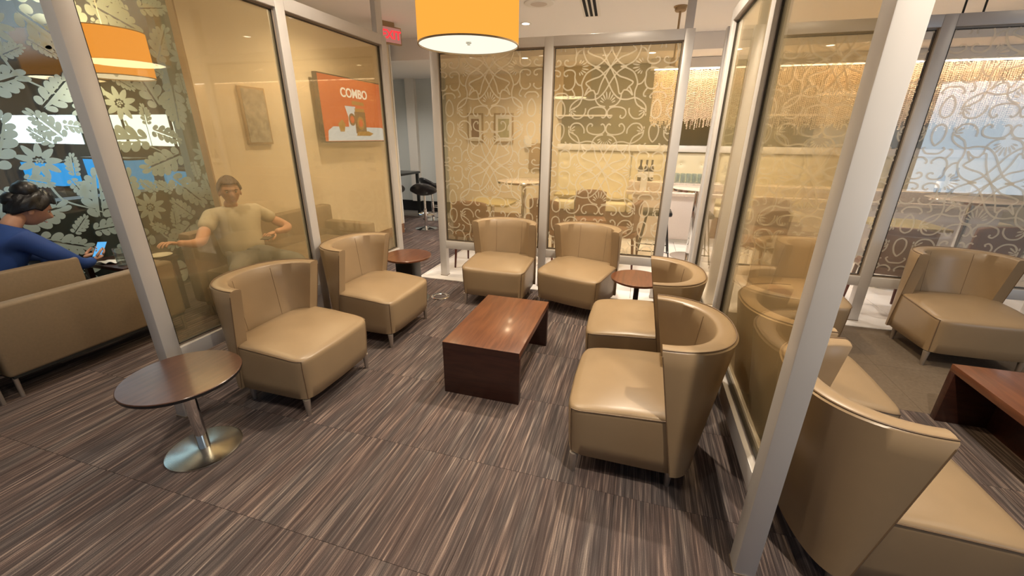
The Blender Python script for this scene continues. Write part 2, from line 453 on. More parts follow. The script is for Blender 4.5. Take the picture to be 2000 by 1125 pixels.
def damask():
    t = thing('patterned_glass_wall', 'glass wall with large frosted leaf and flower pattern behind the woman in blue', 'glass wall')
    X = -4.80
    bx('glass_pane', (X-.006, -1.0, .0), (X+.006, 4.0, CEIL-.001), M_DAMASK, t)
    rnd = random.Random(3)
    polys = []
    used = []
    def seg_pts(y, z, L, a): return [(y+L*t*math.cos(a), z+L*t*math.sin(a)) for t in (.08, .3, .52, .74, .95)]
    def free(P, rad): return all((a-c)**2+(b-d)**2 > (rad+q)**2 for a, b in P for c, d, q in used)
    def inside(P, q): return all(-.97+q < a < 3.96-q and .04+q < b < CEIL-.04-q for a, b in P)
    for iy in range(7):                                     # flowers on a staggered grid
        for iz in range(3):
            y, z = -.6+iy*.72, .38+iz*.98+(.49 if iy % 2 else 0)
            if z > 2.75: continue
            polys += flower_polys(y, z, .15, .2+iy); used.append((y, z, .135))
    for L, rad, n_ in ((.46, .080, 900), (.38, .064, 1800), (.30, .048, 2500), (.20, .030, 3500)):
        for _ in range(n_):
            y, z, a = rnd.uniform(-.95, 3.9), rnd.uniform(.05, 2.9), rnd.uniform(0, 2*PI)
            P = seg_pts(y, z, L, a)
            if inside(P, rad+.02) and free(P, rad):
                polys += leaf_poly(y, z, L, a, rnd.choice((1, -1))); used += [(c, d, rad) for c, d in P]
    for iy in range(7):                                     # thin stems between the flowers
        y = -.6+iy*.72
        for iz in range(3):
            z = .38+iz*.98+(.49 if iy % 2 else 0)
            polys += stroke_poly([(y, z-.15), (y+.06, z-.32), (y+.22, z-.42), (y+.36, z-.50)], .020, .008)
    m = MB()
    for k, p in enumerate(polys):
        q = [(a, b) for a, b in p]
        if min(b for a, b in q) < .02 or max(b for a, b in q) > CEIL-.02 or max(a for a, b in q) > 3.98 or min(a for a, b in q) < -.98: continue
        e = .0085+.00003*(k % 60)
        m.poly([(X+e, a, b) for a, b in q])
    bmesh.ops.triangulate(m.bm, faces=m.bm.faces)
    o = m.build('frosted_pattern', M_LEAF, t, fix=False)
    # solid wall below the sill, behind the glass
    struct(bx('wall_sill', (-5.1, -1.0, 0), (-4.86, 4.0, 1.02), M_DARK))
damask()

# ------------------------------------------------------------------ glass partitions
PT, PO, RT, RB, BT = .08, 2.384, .431, .343, 2.468
XS = 645.0
def q_strokes():
    A = []
    def a(*p, w=4.3): A.append((p, w))
    a((0, 0), (50, 45), (100, 85), (170, 108), (232, 138), (222, 165))
    a((222, 165), (200, 180), (178, 212)); a((178, 212), (205, 225), (242, 262)); a((242, 262), (222, 215), (200, 180))
    a((0, 0), (45, 75), (82, 155), (100, 220), (112, 245), (135, 240), (150, 215), (178, 212))
    a((130, 240), (125, 300), (85, 350), (20, 368))
    a((0, 158), (45, 232), (110, 288), (190, 300), (270, 285), (335, 315), (380, 362), (388, 420))
    a((0, 158), (35, 100), (72, 52), (120, 18), (160, 0))
    a((100, 0), (160, 12), (232, 52), (268, 115), (278, 165), (262, 225), (268, 290), (300, 352), (388, 400))
    a((278, 165), (320, 150), (352, 95), (352, 50), (380, 22), (430, 18), (465, 38), (462, 66), (438, 74), (428, 60))
    a((352, 95), (352, 150), (380, 195), (430, 205), (468, 175), (462, 150))
    a((380, 195), (350, 240), (352, 268), (375, 275)); a((487, 235), (440, 240), (410, 275), (425, 290))
    a((52, 462), (34, 474), (12, 456), (6, 412), (42, 376), (112, 370), (178, 392), (194, 440), (166, 476), (138, 466), (146, 448))
    a((222, 380), (228, 430), (272, 476), (335, 478), (372, 440), (366, 405))
    a((487, 300), (455, 340), (440, 400), (450, 455), (487, 480))
    return A
def petals(cx, cy, ang, spread, n, r0, r1):
    out = []
    for k in range(n):
        a = ang+(k/(n-1)-.5)*spread; L = r1*(1-.35*abs(k/(n-1)-.5)*2)
        p = []
        for i in range(9):
            t = i/9*2*PI; u = (r0+L)/2-(L-r0)/2*math.cos(t); v = 7.0*math.sin(t)*(1-.3*math.cos(t))
            p.append((cx+u*math.cos(a)-v*math.sin(a), cy+u*math.sin(a)+v*math.cos(a)))
        out.append(p)
    return out
QS = q_strokes()
def etched(origin, axis, nrm, x0, x1, z0, z1, cx, cz, parent):
    """scroll tracery etched on a pane; axis = direction along pane, nrm = towards viewer"""
    sc = .89/974; sz = .92/1008
    P = []
    for I in range(-3, 4):
        for J in range(-3, 4):
            bx_, bz_ = cx+I*.89, cz-J*.92
            for sx in (1, -1):
                for sy in (1, -1):
                    for pts, w in QS:
                        for qd in stroke_poly([(p[0]*sc*sx, -p[1]*sz*sy) for p in pts], .0130):
                            P.append([(bx_+u, bz_+v) for u, v in qd])
                for pp in petals(330*sx, 0, PI if sx > 0 else 0, 2.3, 8, 44, 122): P.append([(bx_+u*sc, bz_+v*sc) for u, v in pp])
            for sy in (1, -1):
                for pp in petals(0, 345*sy, -PI/2*sy, 2.3, 8, 44, 132): P.append([(bx_+u*sc, bz_-v*sc) for u, v in pp])
            for sx in (1, -1):
                for sy in (1, -1):
                    for pp in petals(392*sx, 395*sy, (PI/2+.9 if sx > 0 else PI/2-.9)*sy, 1.7, 5, 30, 92): P.append([(bx_+u*sc, bz_-v*sc) for u, v in pp])
    m = MB(); o = Vector(origin); ax = Vector(axis); nn = Vector(nrm); e = .004
    k = 0
    for q in P:
        us = [p[0] for p in q]; vs = [p[1] for p in q]
        if min(us) < x0 or max(us) > x1 or min(vs) < z0 or max(vs) > z1: continue
        k += 1
        m.poly([o+ax*u+Vector((0, 0, v))+nn*(.0065+.00001*(k % 40)) for u, v in q])
    ob = m.build('etched_pattern', M_ETCH, parent, fix=False)
    return ob
def partition(label, axis, off, posts, spans, ext=(), mglass=None, etch=None, side=1, feet=None, top=BT, rods=()):
    """axis 'y': plane x=off..off+side*PT ; axis 'x': plane y=off..off+PT. posts: starts along axis."""
    t = thing('glass_partition', label, 'partition')
    d0, d1 = (off, off+side*.075)
    def B(a0, a1, z0, z1, e0=d0, e1=d1):
        if axis == 'y': return (min(e0, e1), a0, z0), (max(e0, e1), a1, z1)
        return (a0, min(e0, e1), z0), (a1, max(e0, e1), z1)
    for a0, a1 in posts:
        bx('post', *B(a0, a1, 0, top), M_FRAME, t, .004)
        bx('foot_plate', *B(a0-.002, a1+.002, 0, .008, d0-.002*side, d1+.002*side), M_REVEAL, t)
    for a0, a1 in ext:
        bx('ceiling_post', *B(a0, a1, top, CEIL, off+side*.012, off+side*.063), M_FRAME, t, .003)
    gl = off+side*.036
    for i, (a0, a1) in enumerate(spans):
        bx('top_rail', *B(a0, a1, PO, top), M_FRAME, t, .003)
        bx('bottom_rail', *B(a0, a1, RB, RT), M_FRAME, t, .003)
        # glazing bead
        m = MB(); w = .012; e0, e1 = gl-.011*side, gl+.011*side
        for z0, z1, b0, b1 in ((RT, RT+w, a0, a1), (PO-w, PO, a0, a1), (RT+w, PO-w, a0, a0+w), (RT+w, PO-w, a1-w, a1)): m.box(*B(b0, b1, z0, z1, e0, e1))
        m.build('glazing_bead', M_REVEAL, t)
        m = MB(); e0, e1 = gl-.0125*side, gl+.0125*side; w2 = .004
        for z0, z1, b0, b1 in ((RT+w, RT+w+w2, a0+w, a1-w), (PO-w-w2, PO-w, a0+w, a1-w), (RT+w, PO-w, a0+w, a0+w+w2), (RT+w, PO-w, a1-w-w2, a1-w)): m.box(*B(b0, b1, z0, z1, e0, e1))
        m.build('gasket', M_GASKET, t)
        g = bx('glass_pane', *B(a0+w, a1-w, RT+w, PO-w, gl-.004, gl+.004), mglass or M_GLASS, t)
        if etch:
            cx, cz = etch[i]
            if axis == 'x': etched((0, gl, 0), (1, 0, 0), (0, -1, 0), a0+w, a1-w, RT+w, PO-w, cx, cz, g)
    for x in rods:
        MB().tube([(x, off+.04, top), (x, off+.04, CEIL)], .007).build('hanger_rod', M_DARK, t)
    return t
YB = 4.282
partition('silver framed clear bronze-tinted partition beside the leather chairs and the sofa', 'y', -2.43,
          [(1.38, 1.462), (2.604, 2.686), (3.838, 3.92)], [(1.462, 2.604), (2.686, 3.838)], ext=[(3.80, 3.90)], side=-1)
partition('silver framed bronze-tinted partition between the two lounge chair groups', 'y', .525,
          [(1.318, 1.397), (2.51, 2.60), (3.70, 3.79)], [(1.397, 2.51), (2.60, 3.70)], side=1)
partition('back partition with etched scroll glass behind the two chairs facing the camera', 'x', YB,
          [(-2.17, -2.088), (-.974, -.889), (.25, .33)], [(-2.088, -.974), (-.889, .25)], ext=[(-2.165, -2.095), (.24, .31)], etch=[(-1.54, 2.22), (-.355, 2.20)])
partition('back partition with etched scroll glass beside the blue-lit tub chair', 'x', YB,
          [(.575, .65), (.79, .87), (2.032, 2.118), (3.27, 3.355)], [(.65, .79), (.87, 2.032), (2.118, 3.27)], ext=[(.80, .86)], mglass=M_GLASSGREY,
          etch=[(.6, 2.2), (1.45, 2.2), (2.70, 2.20)], rods=[2.15, 2.27])

# ------------------------------------------------------------------ tub chair
def superpt(t, a, d, e=2.35):
    th = PI*t; c, s_ = math.cos(th), math.sin(th)
    return (-d*abs(s_)**(2/e), -a*math.copysign(abs(c)**(2/e), c))
ZT, ZBm = .765, .118
def make_tub():
    t = thing('lounge_chair', 'x', 'chair')
    # --- seat block
    m = MB(); n = 44
    def ring(sx, sz, z, kind=0):
        hw, L, r = .322, .56, .05
        vs = []
        for k in range(n):
            a = 2*PI*k/n; c, s_ = math.cos(a), math.sin(a)
            ex = 2/9
            x = math.copysign(abs(c)**ex, c); y = math.copysign(abs(s_)**ex, s_)
            X = -L/2+x*L/2*sx+ (.012*(1-y*y) if x > 0 else 0)*sx; Y = y*hw*sx
            zz = z
            if kind:
                fr = (X+L)/L
                zz = .428-.040*fr**2.2+ .020*(1-min(1, (abs(x)*sx)**2.2))*(1-min(1, (abs(y)*sx)**3)) - sz
            vs.append(m.bm.verts.new((X, Y, zz)))
        return vs
    R_ = [ring(.93, 0, ZBm), ring(.955, 0, ZBm+.004), ring(.975, 0, .2), ring(.99, 0, .30), ring(1.0, .034, 0, 1), ring(.998, .018, 0, 1), ring(.985, .007, 0, 1), ring(.955, .001, 0, 1), ring(.85, 0, 0, 1), ring(.65, 0, 0, 1), ring(.4, 0, 0, 1), ring(.15, 0, 0, 1)]
    for A, B in zip(R_, R_[1:]):
        for k in range(n): m.bm.faces.new((A[k], A[(k+1) % n], B[(k+1) % n], B[k]))
    m.bm.faces.new(R_[0][::-1]); m.bm.faces.new(R_[-1])
    seat = m.build('seat', M_VINYL, t, smooth=60)
    def rp(ang, sx, dz):
        c, s_ = math.cos(ang), math.sin(ang); ex = 2/9
        x = math.copysign(abs(c)**ex, c); y = math.copysign(abs(s_)**ex, s_)
        X = -.28+x*.28*sx+(.012*(1-y*y) if x > 0 else 0)*sx; Y = y*.322*sx
        fr = (X+.56)/.56
        return X, Y, .428-.040*fr**2.2-dz
    # piping on side seams
    for s in (1, -1):
        pts = []
        for i in range(9): pts.append(rp(s*(PI*.62-(PI*.62-PI*.25)*i/8), .999, .010))
        X, Y, Z = pts[-1]
        for q, z in ((.998, .34), (.992, .28), (.976, .2), (.956, ZBm+.006)): pts.append((-.28+.926*.28*q+.0017, Y*q+s*.0008, z))
        MB().tube(pts, .0032, 6).build('piping', M_SEAM, seat)
    # --- back shell
    m = MB()
    def zz(v): return ZBm+(ZT-ZBm)*v
    def outer(u, v):
        z = zz(v); a = .322+.018*v; d = .125+.215*v; x0 = -.38-.115*(1-v)
        x, y = superpt(u, a, d); return Vector((x0+x, y, z))
    def inner(u, v):
        z = zz(v); th = .075+.015*math.sin(PI*u)*v
        a = .322+.018*v-.072; d = .125+.215*v-th-(0 if v > .3 else 0); x0 = -.38-.115*(1-v)
        x, y = superpt(u, a, max(.03, d), 2.1); return Vector((x0+x, y, z))
    NU, NV = 41, 9
    Vo = m.grid(outer, NU, NV); Vi = m.grid(inner, NU, NV)
    # rounded top: extra loops
    def loop(fa, wt, dz):
        return [m.bm.verts.new(outer(i/(NU-1), 1).lerp(inner(i/(NU-1), 1), wt)+Vector((0, 0, dz))) for i in range(NU)]
    L1, L2, L3, L4 = loop(0, .10, .007), loop(0, .35, .012), loop(0, .65, .012), loop(0, .90, .007)
    seq = [[Vo[i][NV-1] for i in range(NU)], L1, L2, L3, L4, [Vi[i][NV-1] for i in range(NU)]]
    for A, B in zip(seq, seq[1:]):
        for i in range(NU-1): m.bm.faces.new((A[i], A[i+1], B[i+1], B[i]))
    for i in range(NU-1): m.bm.faces.new((Vo[i][0], Vo[i+1][0], Vi[i+1][0], Vi[i][0]))
    for e in (0, NU-1):
        for j in range(NV-1): m.bm.faces.new((Vo[e][j], Vo[e][j+1], Vi[e][j+1], Vi[e][j]))
        m.bm.faces.new([s[e] for s in seq])
    sh = m.build('backrest', M_VINYL, t, smooth=50)
    MB().tube([outer(i/60, 1).lerp(inner(i/60, 1), .10)+Vector((0, 0, .009)) for i in range(61)], .0032, 6).build('piping', M_SEAM, sh)
    for u in (.33, .67): MB().tube([inner(u, .45+.53*j/8) for j in range(9)], .0016, 5).build('seam', M_SEAM, sh)
    for u in (0, 1): MB().tube([outer(u, .02+.95*j/8) for j in range(9)], .0028, 5).build('seam', M_SEAM, sh)
    for x, y in ((-.045, .285), (-.045, -.285), (-.50, .25), (-.50, -.25)):
        MB().lathe([(.011, 0), (.012, .002), (.021, ZBm-.002), (.0, ZBm-.002)][:3]+[(0, ZBm)], 14, (x, y, 0)).build('leg', M_LEG, t, smooth=True)
    return t
CH = make_tub()
def place(o, x, y, deg, label, group):
    global first
    if first: first = False; o.location = (x, y, 0); o.rotation_euler = (0, 0, math.radians(deg)); o['label'] = label; o['group'] = group; return o
    return copy_tree(o, None, (x, y, 0), math.radians(deg), label, group)
first = True
place(CH, -1.705, 1.905, 0, 'tan vinyl tub chair beside the round table with the steel disc base', 'tub chairs around the coffee table')
place(CH, -1.70, 2.80, 0, 'tan vinyl tub chair between the nearer left chair and the thick-legged round table', 'tub chairs around the coffee table')
place(CH, -1.25, 3.50, -90, 'left tub chair of the pair in front of the back partition', 'tub chairs around the coffee table')
place(CH, -.545, 3.545, -107, 'angled right tub chair of the pair in front of the back partition', 'tub chairs around the coffee table')
place(CH, -.225, 2.775, 180, 'tub chair facing left next to the small cherry round table', 'tub chairs around the coffee table')
place(CH, -.205, 1.95, 180, 'nearest tub chair facing left, its round back against the tinted glass', 'tub chairs around the coffee table')
place(CH, 1.350, 1.66, 3, 'large tub chair in the near right corner, seen from behind', 'tub chairs beyond the right partition')
place(CH, 1.33, 2.37, 0, 'pale lit tub chair seen just past the big right post', 'tub chairs beyond the right partition')
place(CH, 1.375, 3.50, -90, 'shadowed tub chair partly hidden behind the big right post', 'tub chairs beyond the right partition')
place(CH, 2.50, 3.46, -88, 'shadowed tub chair with a blue glint on its back, at the right edge', 'tub chairs beyond the right partition')

# ------------------------------------------------------------------ coffee tables
def coffee(x0, x1, y0, y1, h, label):
    t = thing('coffee_table', label, 'table', ((x0+x1)/2, (y0+y1)/2, 0), 0, 'low cherry coffee tables')
    a, b = (x1-x0)/2, (y1-y0)/2
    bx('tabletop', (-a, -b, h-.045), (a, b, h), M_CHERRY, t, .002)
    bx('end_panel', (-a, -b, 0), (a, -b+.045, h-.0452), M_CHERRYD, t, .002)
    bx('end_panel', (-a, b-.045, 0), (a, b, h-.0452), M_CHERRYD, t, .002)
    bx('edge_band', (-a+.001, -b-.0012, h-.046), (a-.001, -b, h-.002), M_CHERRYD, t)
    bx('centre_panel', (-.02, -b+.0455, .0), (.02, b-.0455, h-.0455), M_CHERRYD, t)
    return t
coffee(-1.079, -.57, 2.094, 2.955, .371, 'low cherry wood coffee table in the middle of the chair group')
coffee(1.885, 2.42, 1.90, 2.755, .371, 'dark coffee table reflecting blue light at the right edge')

# ------------------------------------------------------------------ round side tables
def sidetable(x, y, r, h, mt, label, base='disc'):
    t = thing('side_table', label, 'table', (x, y, 0), 0, 'small round side tables')
    MB().lathe([(0, h-.024), (r-.012, h-.024), (r-.002, h-.018), (r, h-.012), (r, h-.003), (r-.003, h), (0, h)], 64).build('tabletop', mt, t, smooth=30)
    MB().lathe([(r-.0125, h-.0235), (r-.0015, h-.0185), (r+.0004, h-.012), (r+.0004, h-.004)], 64).build('edge_band', M_BLACK if base == 'disc' else M_CHERRY, t, smooth=30)
    if base == 'disc':
        MB().lathe([(0, 0), (.172, 0), (.175, .003), (.174, .007), (.165, .010), (.04, .014), (.03, .016), (0, .016)], 64).build('base', M_STEEL, t, smooth=30)
        MB().lathe([(.0, .014), (.028, .014), (.028, h-.03), (0, h-.03)], 28).build('column', M_CHROME, t, smooth=30)
    elif base == 'box':
        bx('column', (-.09, -.09, .02), (.09, .09, h-.025), M_BLACK, t, .004)
        MB().lathe([(0, 0), (.19, 0), (.195, .004), (.19, .014), (0, .02)], 48).build('base', M_STEEL, t, smooth=30)
    else:
        MB().lathe([(0, 0), (.16, 0), (.163, .004), (.155, .010), (0, .014)], 48).build('base', M_BLACK, t, smooth=30)
        MB().lathe([(0, .012), (.022, .012), (.022, h-.03), (0, h-.03)], 24).build('column', M_BLACK, t, smooth=30)
    MB().lathe([(0, h-.034), (.07, h-.034), (.07, h-.0245), (0, h-.0245)], 24).build('mounting_plate', M_BLACK, t, smooth=30)
sidetable(-2.085, 1.225, .255, .46, M_WALNUT, 'round walnut table on a steel disc base in the left foreground')
sidetable(-2.13, 3.49, .235, .47, M_CHERRY, 'round cherry table with a thick black column behind the left chairs', 'box')
sidetable(.09, 3.49, .225, .47, M_CHERRY, 'round cherry table on a thin black column behind the left-facing chairs', 'pole')

o = MB(); o.lathe([(.062, 0), (.09, 0), (.095, .004), (.09, .008), (.066, .008), (.062, .004), (.062, 0)], 40)
fo = o.build('floor_outlet', M_CHROME, None, smooth=40); fo.location = (-1.865, 3.635, 0); tag(fo, 'round chrome floor outlet ring in the carpet by the left chair of the back pair', 'outlet')
MB().lathe([(0, .003), (.061, .003), (.061, .0)], 32).build('cover', mat('outlet_cover', (.08, .06, .055), .8), fo)

# ------------------------------------------------------------------ pendant drum lamp
def drum(x, y, z, r, h, label, ene):
    t = thing('pendant_lamp', label, 'lamp', (x, y, z))
    MB().lathe([(r, 0), (r, h)], 72).build('lamp_shade', M_SHADE, t, smooth=40); MB().lathe([(r-.004, h), (r-.004, 0)], 72).build('shade_lining', M_DIFF, t, smooth=40)
    MB().lathe([(r-.005, -.001), (r+.0015, -.001), (r+.0015, .007), (r-.005, .007), (r-.005, -.001)], 72).build('bottom_rim', M_GOLDWOOD, t, smooth=40)
    MB().lathe([(r-.005, h-.007), (r+.0015, h-.007), (r+.0015, h+.001), (r-.005, h+.001), (r-.005, h-.007)], 72).build('top_rim', M_GOLDWOOD, t, smooth=40)
    MB().lathe([(0, .022), (r-.012, .022), (r-.012, .026), (0, .026)], 72).build('diffuser', M_DIFF, t)
    MB().lathe([(0, .006), (.009, .006), (.009, .014), (.016, .015), (.016, .0215), (0, .0215)], 20).build('finial', M_STEEL, t, smooth=30)
    bx('shade_seam', (r-.0005, -.004, .008), (r+.0012, .004, h-.008), mat('seam_dark', (.35, .14, .03), .8), t).rotation_euler = (0, 0, 2.8)
    MB().tube([(0, 0, h-.01), (0, 0, CEIL-z)], .004).build('cord', M_WHITE, t)
    m = MB()
    for k in range(3):
        a = 2*PI*k/3; m.tube([(0, 0, h-.01), ((r-.004)*math.cos(a), (r-.004)*math.sin(a), h-.01)], .003, 6)
    m.build('spider', M_STEEL, t)
    MB().lathe([(0, CEIL-z-.03), (.055, CEIL-z-.03), (.06, CEIL-z), (0, CEIL-z)], 28).build('canopy', M_WHITE, t, smooth=30)
    l = bpy.data.lights.new('pendant_glow', 'AREA'); l.shape = 'DISK'; l.size = .50; l.energy = ene; l.color = (1, .80, .50)
    lo = bpy.data.objects.new('pendant_glow', l); COL.objects.link(lo); lo.location = (x, y, z+.003)
    l2 = l.copy(); l2.energy = ene*1.6; lo = bpy.data.objects.new('pendant_glow', l2); COL.objects.link(lo); lo.location = (x, y, z+h-.03); lo.rotation_euler = (PI, 0, 0)
drum(-1.035, 2.55, 2.088, .292, .40, 'lit orange drum pendant lamp over the coffee table', 8)
drum(-4.48, 2.845, 2.045, .272, .36, 'lit orange drum lamp added in place of the reflection in the left tinted glass', 6)  # added lamp, stands in for the main lamp's reflection in the left glass

# ------------------------------------------------------------------ ceiling fittings
def downlight_proto():
    t = thing('downlight', 'x', 'light')
    MB().lathe([(.048, -.004), (.072, -.004), (.076, 0), (.048, 0), (.048, -.004)], 28).build('trim_ring', M_WHITE, t, smooth=30)
    MB().lathe([(0, -.0035), (.047, -.0035), (.047, 0)], 24).build('lens', M_DOWN, t, fix=False)
    return t
DL = downlight_proto(); firstd = True
names = {1: 'lit recessed downlight in the ceiling right of the orange drum lamp', 2: 'recessed downlight above the angled chair', 3: 'recessed downlight above the right partition'}
where = ['above the sofa by the screen wall', None, 'above the small cherry table', 'above the right partition', 'just beyond the back partition', 'above the gap in the back partition', 'over the dining tables at the right', 'over the left end of the cream banquette', 'over the middle of the cream banquette', 'in front of the bead curtain', 'above the man on the sofa', 'above the woman in blue', 'above the disc-based table', 'straight above the near carpet', 'above the near right chair', 'above the right coffee table', 'above the blue-glinting chair', 'over the black bar stools in the hall', 'above the second left chair']
for k, (x, y, e) in enumerate(DOWN):
    z = CEIL-.0005
    if y > 6.9 and x > -2.3: z = 2.7395
    if x < -2.3 and y > 6.3: z = 2.6595
    lab = names[1] if where[k] is None else 'recessed ceiling downlight ' + where[k]
    if firstd: firstd = False; DL.location = (x, y, z); DL['label'] = lab; DL['group'] = 'recessed downlights'
    else: copy_tree(DL, None, (x, y, z), 0, lab, 'recessed downlights')
for l in [o for o in bpy.data.objects if o.name.startswith('ceiling_lamp_light')]:
    if l.location.y > 6.9 and l.location.x > -2.3: l.location.z = 2.71
    if l.location.x < -2.3 and l.location.y > 6.3: l.location.z = 2.63

v = thing('air_vent', 'white linear slot air vent in the ceiling beyond the drum lamp', 'vent', (-.70, 5.15, CEIL), 0.06)
bx('frame', (-.10, -.62, -.008), (.10, .62, 0), M_WHITE, v, .002)
for k in range(3):
    bx('slot', (-.075+k*.054, -.58, -.010), (-.043+k*.054, .58, -.0075), M_BLACKVOID, v)
s = thing('ceiling_speaker', 'round flat ceiling speaker beside the slot vent', 'speaker', (-1.24, 5.1, CEIL))
MB().lathe([(0, -.012), (.10, -.012), (.105, -.008), (.16, -.006), (.165, 0), (0, 0)], 40).build('rim', M_WHITE, s, smooth=30)
MB().lathe([(0, -.014), (.085, -.014), (.09, -.0125)], 32).build('grille', mat('speaker_grille', (.55, .48, .42), .7), s)
s = thing('exit_sign', 'red lit EXIT sign with left arrow hanging from the ceiling near the hall', 'sign', (-3.30, 5.36, 0), math.radians(62))
bx('housing', (-.19, -.03, 2.70), (.19, .03, 2.90), M_GOLDWOOD, s, .003)
bx('face', (-.175, -.034, 2.715), (.175, -.030, 2.885), M_EXITB, s)
bx('mount', (-.10, -.02, 2.90), (.10, .02, CEIL), M_GOLDWOOD, s)
text('<EXIT', .135, M_EXITL, s, Matrix.Translation((0, -.0355, 2.80)) @ Matrix.Rotation(PI/2, 4, 'X'), bold=.004)
c = thing('ceiling_spotlight', 'small bronze stem-mounted spotlight beyond the back partition', 'light', (.245, 5.6, 0))
MB().lathe([(0, CEIL-.05), (.05, CEIL-.05), (.06, CEIL-.04), (.06, CEIL-.012), (.075, CEIL-.01), (.075, CEIL), (0, CEIL)], 28).build('canopy', M_GOLDWOOD, c, smooth=30)
MB().tube([(0, 0, CEIL-.05), (0, 0, 2.45)], .012, 12).build('stem', M_GOLDWOOD, c)
MB().lathe([(0, 2.36), (.04, 2.36), (.045, 2.40), (.03, 2.45), (0, 2.45)], 24).build('head', M_GOLDWOOD, c, smooth=30)

# ------------------------------------------------------------------ screen and pictures on the left wall
def wall_thing(name, label, cat, y, z, x=-3.816):
    t = thing(name, label, cat, (x, y, z)); return t    # local: +x out of wall, y along wall
tv = wall_thing('wall_screen', 'wall mounted screen showing an orange COMBO advertisement', 'screen', 5.09, 1.887)
bx('housing', (.06, -.68, -.39), (.12, .68, .39), M_CHERRYD, tv, .004)
bx('wall_bracket', (0, -.2, -.2), (.06, .2, .2), M_BLACK, tv)
bx('display', (.12, -.665, -.375), (.124, .665, .375), M_TVO, tv)
def sp(pts, m, nm, d): 
    mb = MB(); mb.poly([(.1245+d, y, z) for y, z in pts]); r = bmesh.ops.extrude_face_region(mb.bm, geom=list(mb.bm.faces)); 
    bmesh.ops.translate(mb.bm, vec=(.001, 0, 0), verts=[g for g in r['geom'] if isinstance(g, bmesh.types.BMVert)]); return mb.build(nm, m, tv)
sp([(-.62, -.37), (.64, -.37), (.62, -.24), (.54, -.20), (-.50, -.20), (-.60, -.25)], M_TVW, 'image_table', 0)
sp([(-.20, -.22), (-.03, -.22), (-.03, .05), (-.24, .05), (-.19, -.08)], M_TVW, 'image_bag', .001)
sp([(-.06, -.28), (.17, -.28), (.17, -.01), (-.06, -.01)], M_TVB, 'image_jar', .002)
sp([(-.04, -.01), (.15, -.01), (.16, .03), (-.05, .03)], M_TVG, 'image_lid', .003)
sp([(-.06, -.31), (.24, -.31), (.32, -.28), (.20, -.25), (-.03, -.26)], M_TVG, 'image_pile', .004)
sp([(-.09, .07), (.17, .07), (.15, .11), (-.09, .12)], M_TVG, 'image_snack', .003)
sp([(-.38, -.26), (-.30, -.26), (-.27, -.17), (-.32, -.11), (-.41, -.17)], M_TVG, 'image_snack', .003)
for (a, b, r, m_) in ((-.12, -.11, .07, M_TVB), (.055, -.15, .075, M_TVG)):
    sp([(a+r*math.cos(k*PI/8), b+r*1.1*math.sin(k*PI/8)) for k in range(16)], m_, 'image_badge', .0035)
    sp([(a+r*.6*math.cos(k*PI/8), b+r*.66*math.sin(k*PI/8)) for k in range(16)], M_TVO, 'image_badge', .0048)
text('COMBO', .15, M_TVT, tv, Matrix.Translation((.1275, -.02, .20)) @ Matrix.Rotation(PI/2, 4, 'Z') @ Matrix.Rotation(PI/2, 4, 'X'), bold=.003)
pc = wall_thing('framed_picture', 'mottled grey picture in a thin brown frame left of the screen', 'picture', 3.575, 1.76)
bx('frame', (0, -.15, -.27), (.03, .15, .27), M_GOLDWOOD, pc, .003)
M_ART = mat('mottled_art', (.34, .30, .24), .25, noise=.7, nscale=14)
bx('print', (.03, -.132, -.25), (.034, .132, .25), M_ART, pc)

# ------------------------------------------------------------------ hall furniture
def barstool(x, y, label, rz=0):
    t = thing('bar_stool', label, 'stool', (x, y, 0), rz, 'black bar stools in the hall')
    MB().lathe([(0, 0), (.19, 0), (.20, .006), (.17, .016), (.06, .03), (.035, .05), (0, .05)], 36).build('base', M_CHROME, t, smooth=40)
    MB().lathe([(.028, .045), (.028, .35), (.019, .36), (.019, .60), (0, .60)], 20).build('column', M_CHROME, t, smooth=40)
    MB().tube([(.0, .0+.03, .24), (.12, .06, .24), (.16, 0+.16, .24), (0, .22, .24), (-.16, .16, .24), (-.12, .06, .24), (0, .03, .24)], .009, 8).build('footrest', M_CHROME, t, smooth=True)
    def f(u, v):
        a = 2*PI*u; r = v*.21
        back = max(0, -math.sin(a))**1.2
        return (r*math.cos(a)*1.05, r*math.sin(a), .64+.05*(v**3)+back*.14*v**4-.02*(1-v))
    m = MB(); m.grid(f, 33, 7)
    m2 = m.build('seat', M_BLACK, t, smooth=60); md = m2.modifiers.new('s', 'SOLIDIFY'); md.thickness = .035
    return t
barstool(-3.60, 6.62, 'black swivel bar stool on chrome base, nearer of the two in the hall', .3)
barstool(-3.88, 7.45, 'black swivel bar stool on chrome base, farther one in the hall', -.5)
barstool(-4.10, 6.35, 'black swivel bar stool half hidden behind the end of the screen wall', .9)
t = thing('bar_table', 'dark high bar table behind the black stools in the hall', 'table', (-4.75, 7.3, 0))
bx('tabletop', (-.35, -.5, .86), (.45, .5, .90), M_DARK, t, .004)
for x in (-.3, .4):
    for y in (-.45, .45): bx('leg', (x-.025, y-.025, 0), (x+.025, y+.025, .86), M_DARK, t)

